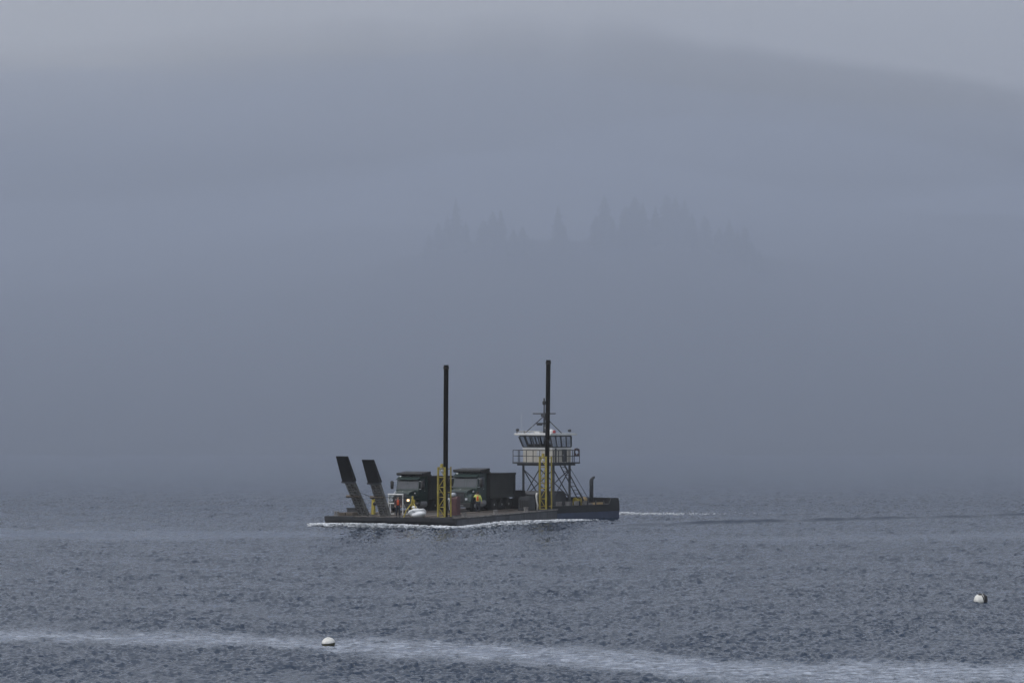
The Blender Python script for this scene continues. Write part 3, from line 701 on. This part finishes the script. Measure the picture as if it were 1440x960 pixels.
    MB().lathe([(.06, 10.12), (.16, 10.2), (.16, 10.42), (.07, 10.5), (.07, 10.72), (.02, 10.74)], 12, (mx, my, 0)).build('masthead_light', 'black', ms, True)
    MB().bar((mx, my - 1.3, 9.36), (mx, my + 1.3, 9.36), .075).build('yard', 'steel', ms)
    MB().box(mx - .15, mx + .15, my - .25, my + .25, 9.08, 9.32).build('crosstree', 'steel', ms)
    for (x, y) in ((mx - .9, my + 1.55), (mx + .5, my - 1.65), (mx + 1.3, my + .3)):
        MB().tube((mx, my, 9.15), (x, y, zr2 - .05), .045, n=6).build('stay', 'steel', ms)
    MB().box(mx - .10, mx + .10, my - .1, my + .85, 8.42, 8.54).build('radar_bar', 'black', ms)
    MB().box(mx - .5, mx, my + .2, my + .45, 8.30, 8.42).build('radar_bracket', 'steel', ms)
    for (x, y, h) in ((.9, 4.3, 1.9), (1.3, 3.4, 2.3)):
        MB().tube((x, y, zr2), (x, y, zr2 + h), .014, n=5).build('whip_antenna', 'lens', ms)
    # boarding ladder
    ld = empty('ladder', (0, 0, 0)); ld.parent = T
    a = Vector((5.1, .62, zd)); b = Vector((2.55, 1.05, 4.95))
    for o_ in (-.28, .28):
        MB().bar((a.x, a.y + o_, a.z), (b.x, b.y + o_, b.z), .09).build('stringer', 'steel', ld)
        MB().tube((a.x + .35, a.y + o_, a.z + .6), (b.x + .3, b.y + o_, b.z + .2), .025, n=6).build('handrail', 'steel', ld)
    for k in range(1, 11):
        p = a.lerp(b, k / 11); MB().box(p.x - .09, p.x + .09, p.y - .27, p.y + .27, p.z - .02, p.z + .02).build('tread', 'steel', ld)
    # exhaust stack with a bent tip
    ex = MB(); pts = [(8.0, 2.0, zd), (8.0, 2.0, 3.30)]
    for k in range(1, 6):
        t = k / 5 * R(75); pts.append((8.0 + .3 * (1 - math.cos(t)), 2.0 - .3 * (1 - math.cos(t)), 3.30 + .36 * math.sin(t)))
    ex.path(pts, [.18, .18, .175, .15, .13, .115, .10], 12).build('exhaust_stack', 'steel', T, True)
    MB().lathe([(.24, zd), (.24, zd + .12), (.18, zd + .14)], 12, (8.0, 2.0, 0)).build('stack_flange', 'steel', T)
    # deck winches
    for (x, y, m) in ((4.4, .75, 'yellow'), (5.9, 1.35, 'tan')):
        w_ = empty('deck_winch', (0, 0, 0)); w_.parent = T
        MB().lathe([(.30, -.32), (.30, -.27), (.17, -.25), (.17, .25), (.30, .27), (.30, .32)], 14, (x, y, zd + .42), 'x').build('drum', m, w_, True)
        for s in (-1, 1): MB().prism([(y - .26, zd), (y + .26, zd), (y + .1, zd + .62), (y - .1, zd + .62)], x + s * .38 - .03, x + s * .38 + .03, 'x').build('side_frame', m, w_)
        MB().lathe([(.15, 0), (.15, .4)], 10, (x + .42, y, zd + .42), 'x').build('motor', 'black', w_, True)
build_tug()
def tug_pt(x, y, z):
    c, s = math.cos(TTH), math.sin(TTH); return (3.55 + c * x - s * y, 248.0 + s * x + c * y, z)
def life_ring(loc, rz, label):
    r_ = empty('life_ring', loc, rz, label, 'life ring')
    m = MB(); n, k = 24, 8
    for i in range(n):
        a = 2 * math.pi * i / n
        for j in range(k):
            b = 2 * math.pi * j / k; q = .30 + .065 * math.cos(b); m.v.append((q * math.cos(a), .065 * math.sin(b), q * math.sin(a)))
    for i in range(n):
        for j in range(k): m.f.append((i * k + j, ((i + 1) % n) * k + j, ((i + 1) % n) * k + (j + 1) % k, i * k + (j + 1) % k))
    m.build('ring', 'dark', r_, True)
    for q in range(4):
        a = q * math.pi / 2 + .7; MB().tube((.22 * math.cos(a), 0, .22 * math.sin(a)), (.38 * math.cos(a), 0, .38 * math.sin(a)), .085, n=8).build('band', 'maroon', r_)
life_ring(tug_pt(3.75, .28, 5.95), TTH, 'dark life ring hung on the platform railing')

# ---------------------------------------------------------------- cargo and gear on the barge
def gear():
    # white tube frame
    x, y = 4.2, 7.75; t = empty('tube_frame', onb(x, y), BTH, 'white welded tube frame standing in front of the parked truck', 'frame')
    for (yy) in (-.68, .68):
        MB().bar((0, yy, 0), (0, yy, 1.72), .075).build('upright', 'white', t)
    MB().bar((0, .5, 0), (0, .5, .95), .07).build('upright', 'white', t)
    MB().bar((0, -.72, 1.72), (0, .72, 1.72), .085).build('top_rail', 'white', t)
    MB().bar((0, .15, .98), (0, .68, .98), .075).build('middle_rail', 'white', t)
    MB().bar((0, .60, 1.15), (.4, .18, 1.98), .12).build('raking_strut', 'lens', t)
    MB().bar((0, -.68, .06), (.9, -.68, .06), .07).build('foot', 'white', t); MB().bar((0, .68, .06), (.9, .68, .06), .07).build('foot', 'white', t)
    MB().bar((.85, -.68, .05), (.02, -.68, 1.1), .05).build('back_stay', 'white', t)
    # white bulk bag: slumped sack
    import bmesh
    bm = bmesh.new(); bmesh.ops.create_icosphere(bm, subdivisions=4, radius=1.0)
    r = random.Random(4)
    ph = [(r.uniform(1.5, 5), r.uniform(1.5, 5), r.uniform(1.5, 5), r.uniform(0, 6)) for _ in range(10)]
    for v in bm.verts:
        c = v.co.copy(); f = 1 + sum(.035 * math.sin(a * c.x + b * c.y + g * c.z + p) for a, b, g, p in ph)
        sx = math.copysign(abs(c.x) ** .75, c.x); sy = math.copysign(abs(c.y) ** .75, c.y)
        z = .42 + .46 * c.z * f; z = max(z, .0) if z > .03 else .0
        lump = .26 * math.exp(-((sy - .35) ** 2 + (sx) ** 2) / .12) * (1 if c.z > 0 else 0) + .10 * math.exp(-((sy + .75) ** 2 + sx ** 2) / .06) * (1 if c.z > 0 else 0)
        v.co = (.58 * sx * f, .76 * sy * f, z + lump - .0)
    for _ in range(2):
        pass
    me = bpy.data.meshes.new('sack'); bm.to_mesh(me); bm.free(); me.materials.append(M['bag']); me.polygons.foreach_set('use_smooth', [True] * len(me.polygons))
    b = empty('bulk_bag', onb(.95, 3.95), BTH, 'slumped white woven bulk bag on the bow deck', 'bag'); b.scale = (.88, .95, .78)
    o = bpy.data.objects.new('sack', me); COL.objects.link(o); o.parent = b
    MB().lathe([(.19, 0), (.24, .07), (.2, .16), (.08, .22)], 12, (-.02, .30, .98)).build('tied_neck', 'bag', b, True)
    MB().path([(-.35, .5, .55), (-.5, .25, .62), (-.53, .0, .60)], .035, 6).build('blue_tie', 'tug_blue', b)
    # yellow sling stand over the bag
    s = empty('sling_stand', onb(.95, 4.85), BTH, 'yellow A-shaped lifting sling stand beside the white bag', 'stand')
    MB().path([(-.3, .22, 0), (-.25, .02, .55), (0, -.32, 1.1), (.02, -.42, 1.62)], .055, 6).build('leg', 'yellow', s)
    MB().path([(.02, -.42, 1.62), (-.05, -.62, 1.05), (-.35, -.95, .78)], .05, 6).build('leg', 'yellow', s)
    MB().path([(.02, -.42, 1.62), (.35, -.25, .9), (.55, -.1, 0.0)], .05, 6).build('leg', 'yellow', s)
    MB().lathe([(.07, -.05), (.10, 0), (.07, .05)], 10, (.02, -.42, 1.64), 'x').build('hook_eye', 'yellow', s, True)
    # maroon winch cabinet by the bow spud
    c = empty('winch_cabinet', onb(4.3, 2.2), BTH, 'dark maroon steel winch cabinet behind the bow spud frame', 'cabinet')
    MB().prism([(-.3, .08), (-.3, 1.45), (-.18, 1.62), (.32, 1.62), (.32, .08)], -.32, .32, 'y').build('housing', 'maroon', c)
    MB().box(-.36, .38, -.38, .38, 0, .08).build('skid', 'steel', c); MB().box(-.33, -.302, -.24, .24, .3, 1.3).build('door', 'maroon', c)
    MB().lathe([(.16, -.2), (.16, .2)], 12, (-.1, .1, 1.78), 'x').build('motor', 'lens', c, True)
    MB().path([(-.35, .3, 1.5), (-.42, .36, 1.1), (-.38, .33, .5)], .03, 6).build('hose', 'lens', c)
    # generator at the stern
    g = empty('generator', onb(16.75, 1.6), BTH, 'dark steel generator box between the rear truck and the stern spud', 'generator')
    MB().box(-.6, .6, -.52, .52, .10, 1.05).build('housing', 'steel', g); MB().box(-.65, .65, -.56, .56, 0, .10).build('skid', 'hull', g)
    for k in range(5): MB().box(-.625, -.602, -.45 + .18 * k, -.35 + .18 * k, .25, .9).build('louvre', 'black', g)
    MB().box(-.5, .55, -.45, .45, 1.052, 1.20).build('lid', 'steel', g)
    MB().tube((.4, .3, 1.2), (.4, .3, 1.5), .05, n=8).build('exhaust_pipe', 'black', g)
    # white mooring line hung on the stern frame
    p = [(0, 0, 1.5), (.04, .06, 1.2), (0.02, .02, .8), (-.06, -.1, .45), (.02, -.02, .02)]
    ro = MB().path(p, [.07, .09, .07, .07, .06], 7).build('mooring_line', 'rope', None, True); ro.location = onb(17.5, 1.0); ro.rotation_euler = (0, 0, BTH)
    tag(ro, 'white mooring line hanging beside the stern spud frame', 'rope')
    # timbers and dark crate at the far bow corner
    for k in range(4):
        tb = MB().box(-1.5, 1.5, -.14, .14, 0, .22).build('timber', 'wood'); x = 3.0 + .1 * (k % 2); tb.location = onb(x, 10.55 + .34 * k, dz(x) + .055 if False else dz(4.6) + .012); tb.rotation_euler = (0, 0, BTH + random.uniform(-.03, .03))
        tag(tb, 'weathered square timber lying on deck under the dark crate', 'timber', 'timbers at the far bow corner')
    cr = empty('crate', onb(3.2, 11.05, dz(4.6) + .235), BTH, 'low dark crate resting on timbers at the far bow corner', 'crate')
    MB().box(-.55, .55, -.5, .5, .0, .30).build('crate_body', 'steel', cr); MB().box(-.6, .6, -.54, .54, .30, .36).build('lid', 'hull', cr)
    for s_ in (-1, 1): MB().box(-.56, -.53, s_ * .3 - .04, s_ * .3 + .04, .02, .3).build('batten', 'hull', cr)
gear()

# ---------------------------------------------------------------- people
def skin_mesh(name, pts, edges, radii, m, parent, sub=1):
    me = bpy.data.meshes.new(name); me.from_pydata(pts, edges, [])
    o = bpy.data.objects.new(name, me); COL.objects.link(o)
    mod = o.modifiers.new('skin', 'SKIN'); mod.use_smooth_shade = True
    if not me.skin_vertices: me.attributes  # layer is created by the modifier below
    if len(me.skin_vertices) == 0:
        bpy.context.view_layer.objects.active = o
        bpy.ops.mesh.customdata_skin_add()
    sk = me.skin_vertices[0].data
    for i, r_ in enumerate(radii): sk[i].radius = (r_, r_) if not isinstance(r_, tuple) else r_
    sk[0].use_root = True
    o.modifiers.new('sub', 'SUBSURF').levels = sub; o.modifiers['sub'].render_levels = sub
    dg = bpy.context.evaluated_depsgraph_get()
    nm = bpy.data.meshes.new_from_object(o.evaluated_get(dg)); nm.name = name; nm.materials.clear(); nm.materials.append(M[m])
    nm.polygons.foreach_set('use_smooth', [True] * len(nm.polygons))
    bpy.data.objects.remove(o); bpy.data.meshes.remove(me)
    p = bpy.data.objects.new(name, nm); COL.objects.link(p); p.parent = parent
    return p
def person(label, loc, rz, armL, armR, top, vest, trousers, headwear, vest_front=None):
    P = empty('person', loc, rz, label, 'person')
    # faces -y locally
    J = dict(pel=(0, 0, .93), spi=(0, .01, 1.15), che=(0, .0, 1.36), nec=(0, .0, 1.50), hea=(0, -.02, 1.62), cro=(0, -.01, 1.74))
    pts = []; idx = {}; edges = []; rad = []
    def add(n, p, r_, par=None):
        idx[n] = len(pts); pts.append(p); rad.append(r_)
        if par is not None: edges.append((idx[par], idx[n]))
    add('pel', J['pel'], (.15, .11)); add('spi', J['spi'], (.14, .10), 'pel'); add('che', J['che'], (.17, .115), 'spi'); add('nec', J['nec'], .058, 'che'); add('jaw', (0, -.02, 1.58), .075, 'nec'); add('hea', J['hea'], .092, 'jaw'); add('cro', J['cro'], .07, 'hea')
    for s, nm, arm in ((1, 'L', armL), (-1, 'R', armR)):
        add('hip' + nm, (.10 * s, 0, .88), .095, 'pel'); add('kne' + nm, (.12 * s, -.03, .50), .065, 'hip' + nm); add('ank' + nm, (.13 * s, .01, .10), .045, 'kne' + nm); add('toe' + nm, (.15 * s, -.15, .045), .042, 'ank' + nm)
        add('sho' + nm, (.19 * s, 0, 1.42), .065, 'che'); add('elb' + nm, arm[0], .046, 'sho' + nm); add('wri' + nm, arm[1], .030, 'elb' + nm)
        d = (Vector(arm[1]) - Vector(arm[0])).normalized(); side = d.cross(Vector((0, -1, 0.2))).normalized()
        palm = Vector(arm[1]) + d * .06; add('pal' + nm, tuple(palm), (.038, .022), 'wri' + nm)
        for k in range(4):
            q = palm + d * .03 + side * (.027 - .018 * k); L = (.066, .075, .07, .055)[k]; bend = Vector((0, -.35, -.2))
            add('f%d' % k + nm, tuple(q), .009, 'pal' + nm); q2 = q + d * L * .55; add('g%d' % k + nm, tuple(q2), .009, 'f%d' % k + nm); add('h%d' % k + nm, tuple(q2 + (d + bend).normalized() * L * .5), .008, 'g%d' % k + nm)
        q = Vector(arm[1]) + d * .03 + side * .045; add('t0' + nm, tuple(q), .010, 'pal' + nm); add('t1' + nm, tuple(q + (d + side * .6).normalized() * .045), .009, 't0' + nm)
    body = skin_mesh('body', pts, edges, rad, 'skin', P, 1)
    # face
    f = MB(); f.path([(0, -.10, 1.655), (0, -.125, 1.615), (0, -.105, 1.605)], [.010, .016, .012], 6); f.build('nose', 'skin', body, True)
    for s in (-1, 1):
        MB().lathe([(.004, -.012), (.014, 0), (.004, .012)], 8, (.034 * s, -.098, 1.648)).build('eye', 'dark', body, True)
        MB().lathe([(.004, -.03), (.018, 0), (.004, .03)], 8, (.094 * s, -.01, 1.63)).build('ear', 'skin', body, True)
    MB().box(-.025, .025, -.102, -.094, 1.572, 1.58).build('mouth', 'maroon', body)
    # clothing
    jp = [(0, 0, .86), (0, .01, 1.12), (0, 0, 1.36), (0, 0, 1.49)]; jr = [(.185, .15), (.175, .14), (.20, .15), .085]; je = [(0, 1), (1, 2), (2, 3)]
    for s, arm in ((1, armL), (-1, armR)):
        b = len(jp); jp += [(.20 * s, 0, 1.42), arm[0], tuple(Vector(arm[0]).lerp(Vector(arm[1]), .92))]; jr += [.088, .068, .052]; je += [(2, b), (b, b + 1), (b + 1, b + 2)]
    skin_mesh('jacket', jp, je, jr, top, P, 1)
    if vest:
        skin_mesh('vest', [(0, .0, .92), (0, .01, 1.13), (0, 0, 1.34), (0, 0, 1.45)], [(0, 1), (1, 2), (2, 3)], [(.15, .175), (.14, .168), (.13, .175), (.10, .12)], vest, P, 1)
    tp = [(0, 0, .93)]; tr = [(.165, .135)]; te = []
    for s in (-1, 1):
        b = len(tp); tp += [(.105 * s, 0, .86), (.12 * s, -.03, .50), (.13 * s, .01, .09)]; tr += [.112, .085, .072]; te += [(0, b), (b, b + 1), (b + 1, b + 2)]
        MB().path([(.13 * s, .07, .05), (.135 * s, -.04, .06), (.15 * s, -.20, .04)], [.055, .06, .045], 8).build('boot', 'black', P, True)
    skin_mesh('trousers', tp, te, tr, trousers, P, 1)
    if headwear == 'helmet':
        MB().lathe([(.135, 1.665), (.118, 1.68), (.115, 1.72), (.09, 1.78), (.03, 1.805)], 16, (0, -.015, 0)).build('helmet', 'dark', P, True)
    else:
        MB().lathe([(.085, 1.60), (.103, 1.65), (.102, 1.71), (.075, 1.765), (.02, 1.78)], 14, (0, .012, 0)).build('hair', 'brown', P, True)
    return P
person('worker in a bright orange vest and dark trousers standing at the bow edge', onb(.62, 5.6), BTH - R(60), ((.27, .02, 1.16), (.24, -.12, .95)), ((-.27, .02, 1.16), (-.24, -.12, .95)), 'maroon', 'orange', 'navy', 'helmet')
person('worker in lime jacket with red back panel raising an arm beside the truck', onb(11.3, 3.62), math.pi - R(8), ((.34, -.02, 1.30), (.19, -.14, 1.52)), ((-.30, .03, 1.14), (-.33, -.06, .90)), 'lime', 'orange', 'navy', 'hair')

# ---------------------------------------------------------------- mooring buoys
def buoy(px, py, rad, tilt, bands, label, fit='black', flat=1.0):
    D = CAM_H * FPX / (py - HOR); X = world_at(px, D)
    r_ = empty('mooring_buoy', (X, D, rad * .36), 0, label, 'buoy'); r_.rotation_euler = tilt; r_.scale = (1, 1, flat)
    prof = [(rad * math.sin(a), rad * math.cos(a) * .98) for a in [R(2 + 176 * k / 20) for k in range(21)]]
    up = [p for p in prof if p[1] > -.02 * rad]; lo = [p for p in prof if p[1] <= .06 * rad]
    MB().lathe(up, 28).build('shell', 'buoy', r_, True)
    MB().lathe([(p[0] * 1.006, p[1] - .004) for p in lo], 28).build('waterline_growth', 'weed', r_, True)
    MB().lathe([(rad * 1.02, -.05 * rad), (rad * 1.03, .0), (rad * 1.015, .05 * rad)], 28).build('seam', 'black', r_, True)
    MB().lathe([(rad * .16, rad * .9), (rad * .30, rad * .955), (rad * .28, rad * .99), (rad * .05, rad * 1.02)], 14).build('top_fitting', fit, r_, True)
    t = MB(); n = 14
    pts = [(.0, rad * .06 * math.cos(2 * math.pi * k / n), rad * (1.04 + .07 * math.sin(2 * math.pi * k / n))) for k in range(n + 1)]
    t.path(pts, rad * .022, 6).build('mooring_eye', fit, r_, True)
    for (ax, off, tk) in bands:
        m = MB(); pts = []
        for k in range(17):
            a = R(-92 + 184 * k / 16); rr = math.sqrt(max(rad * rad - off * off, .01)) * 1.012
            v = Vector((off, rr * math.sin(a), rr * math.cos(a))); v.rotate(Euler((0, 0, ax))); pts.append(tuple(v))
        m.path(pts, tk, 6).build('strap', 'black', r_, True)
buoy(462.5, 906.0, .268, (R(4), R(-5), 0), [], 'plain white round mooring buoy with a weedy waterline', 'buoy', 0.84)
buoy(1377.5, 846.5, .325, (R(18), R(-7), 0), [(R(14), .05, .026), (R(4), .18, .05), (R(-4), .275, .06)], 'white mooring buoy crossed by black straps')

# ---------------------------------------------------------------- foam
def foam(name, label, pts, wid, n, size, hgt, skew=1.0):
    """scatter of froth lumps along a line"""
    g = (1 + 5 ** .5) / 2
    bv = np.array([(-1, g, 0), (1, g, 0), (-1, -g, 0), (1, -g, 0), (0, -1, g), (0, 1, g), (0, -1, -g), (0, 1, -g), (g, 0, -1), (g, 0, 1), (-g, 0, -1), (-g, 0, 1)]) / 1.902
    bf = np.array([(0, 11, 5), (0, 5, 1), (0, 1, 7), (0, 7, 10), (0, 10, 11), (1, 5, 9), (5, 11, 4), (11, 10, 2), (10, 7, 6), (7, 1, 8), (3, 9, 4), (3, 4, 2), (3, 2, 6), (3, 6, 8), (3, 8, 9), (4, 9, 5), (2, 4, 11), (6, 2, 10), (8, 6, 7), (9, 8, 1)])
    P = np.array(pts, float); seg = np.hypot(*np.diff(P, axis=0).T); cum = np.concatenate([[0], np.cumsum(seg)])
    V = []; F = []; o = 0
    for k in range(n):
        s = rng.uniform(0, 1) ** skew * cum[-1]
        if rng.uniform() > 0.35 + 0.65 * (0.5 + 0.5 * math.sin(s * 2.3 + 2 * math.sin(s * .9))): continue
        x = np.interp(s, cum, P[:, 0]); y = np.interp(s, cum, P[:, 1])
        ww = np.interp(s / cum[-1], np.linspace(0, 1, len(wid)), wid); hh = np.interp(s / cum[-1], np.linspace(0, 1, len(hgt)), hgt)
        clump = 0.5 + 0.5 * math.sin(s * 1.7) * math.sin(s * .61 + 1)
        r_ = size * rng.uniform(.35, 1.0) * (0.6 + .6 * clump)
        d = np.array([x + rng.normal(0, ww), y + rng.normal(0, ww), hh * rng.uniform(-.1, 1) ** 1])
        V.append(bv * np.array([r_ * rng.uniform(.8, 2.2), r_ * rng.uniform(.8, 1.6), r_ * .55]) * rng.uniform(.75, 1.2, bv.shape) + d); F.append(bf + o); o += len(bv)
    mb = MB(); mb.v = np.concatenate(V).tolist(); mb.f = np.concatenate(F).tolist()
    ob = mb.build(name, 'foam', None, True); struct(ob, 'stuff'); tag(ob, label, 'foam'); return ob
bl = [onb(-.15, BW + .8), onb(-.1, BW - .2), onb(-.25, 8), onb(-.3, 4), onb(-.3, -.1), onb(.5, -.35)]
foam('bow_foam', 'white froth curling along the barge bow', [p[:2] for p in bl], [.35, .25, .22, .22, .22, .2], 4200, .13, [.20, .30, .30, .28, .22, .16])
sl = [onb(.4, -.35), onb(4, -.5), onb(8, -.55), onb(12, -.5), onb(16, -.6), onb(19.5, -1.0), onb(22, -1.8)]
foam('side_foam', 'white froth streaming along the barge side', [p[:2] for p in sl], [.15, .3, .4, .35, .3, .35, .5], 3400, .13, [.16, .26, .34, .28, .20, .14, .06])
wf = [ground(872, 722.8), ground(890, 722.6), ground(915, 722.4), ground(960, 722.2), ground(1040, 721.5)]
foam('wake_foam', 'pale froth trailing behind the push boat', wf, [.5, .9, 1.3, 1.8, 2.6], 1300, .075, [.20, .10, .05, .02, .0], 3.0)

# ---------------------------------------------------------------- haze and fog bank
def volume_box(name, lo, hi, dens, col, aniso, label, mb=None):
    mb = mb or MB().box(lo[0], hi[0], lo[1], hi[1], lo[2], hi[2])
    m = bpy.data.materials.new(name); m.use_nodes = True; t = m.node_tree; t.nodes.clear()
    o = t.nodes.new('ShaderNodeOutputMaterial'); v = t.nodes.new('ShaderNodeVolumePrincipled')
    v.inputs['Density'].default_value = dens; v.inputs['Color'].default_value = (*col, 1); v.inputs['Anisotropy'].default_value = aniso
    v.inputs['Density Attribute'].default_value = ''
    t.links.new(v.outputs[0], o.inputs['Volume'])
    try: m.cycles.homogeneous_volume = True
    except Exception: pass
    ob = mb.build(name, m); struct(ob, 'stuff'); tag(ob, label, name.replace('_', ' ')); return ob
HAZE = volume_box('haze', (-6400, -150, -7.0), (6400, 9600, 1440), 0.00013, (0.97, 0.985, 1.0), 0.2, 'thin pale sea haze filling the air over the water')
MIST = volume_box('mountain_mist', (-6300, 1450, -6.0), (6300, 9500, 1430), 0.00038, (1.0, 1.0, 1.0), 0.2, 'pale mist drifting across the mountain beyond the shore')
def fog_mesh():
    """closed body of fog with an uneven, rolling top"""
    nx, ny = 90, 46
    xs = np.linspace(-1500, 1500, nx); ys = np.linspace(288, 1430, ny); GX, GY = np.meshgrid(xs, ys)
    n = np.zeros_like(GX); r = np.random.default_rng(5)
    for k in range(12):
        lx = r.uniform(160, 900); ly = r.uniform(150, 700); n += np.sin(GX * 6.283 / lx + r.uniform(0, 6.3)) * np.sin(GY * 6.283 / ly + GX / r.uniform(150, 600) + r.uniform(0, 6.3)) * (lx / 600.0) ** 0.5
    top = 80 + 6.0 * n + 10 * np.exp(-((GX - 10) / 90) ** 2) 
    mb = MB(); i = np.arange(nx * ny).reshape(ny, nx); o = nx * ny
    mb.v = np.concatenate([np.stack([GX, GY, top], -1).reshape(-1, 3), np.stack([GX, GY, np.full_like(GX, -6.5)], -1).reshape(-1, 3)]).tolist()
    q = np.stack([i[:-1, :-1], i[:-1, 1:], i[1:, 1:], i[1:, :-1]], -1).reshape(-1, 4)
    mb.f = q.tolist() + (q + o)[:, ::-1].tolist()
    ring = list(i[0, :]) + list(i[1:, -1]) + list(i[-1, -2::-1]) + list(i[-2:0:-1, 0])
    for k in range(len(ring)):
        a, b = int(ring[k]), int(ring[(k + 1) % len(ring)]); mb.f.append((b, a, a + o, b + o))
    return mb
FOG = volume_box('fog_bank', None, None, 0.0035, (0.535, 0.59, 0.70), 0.1, 'thick grey-blue fog bank lying over the far shore', fog_mesh())
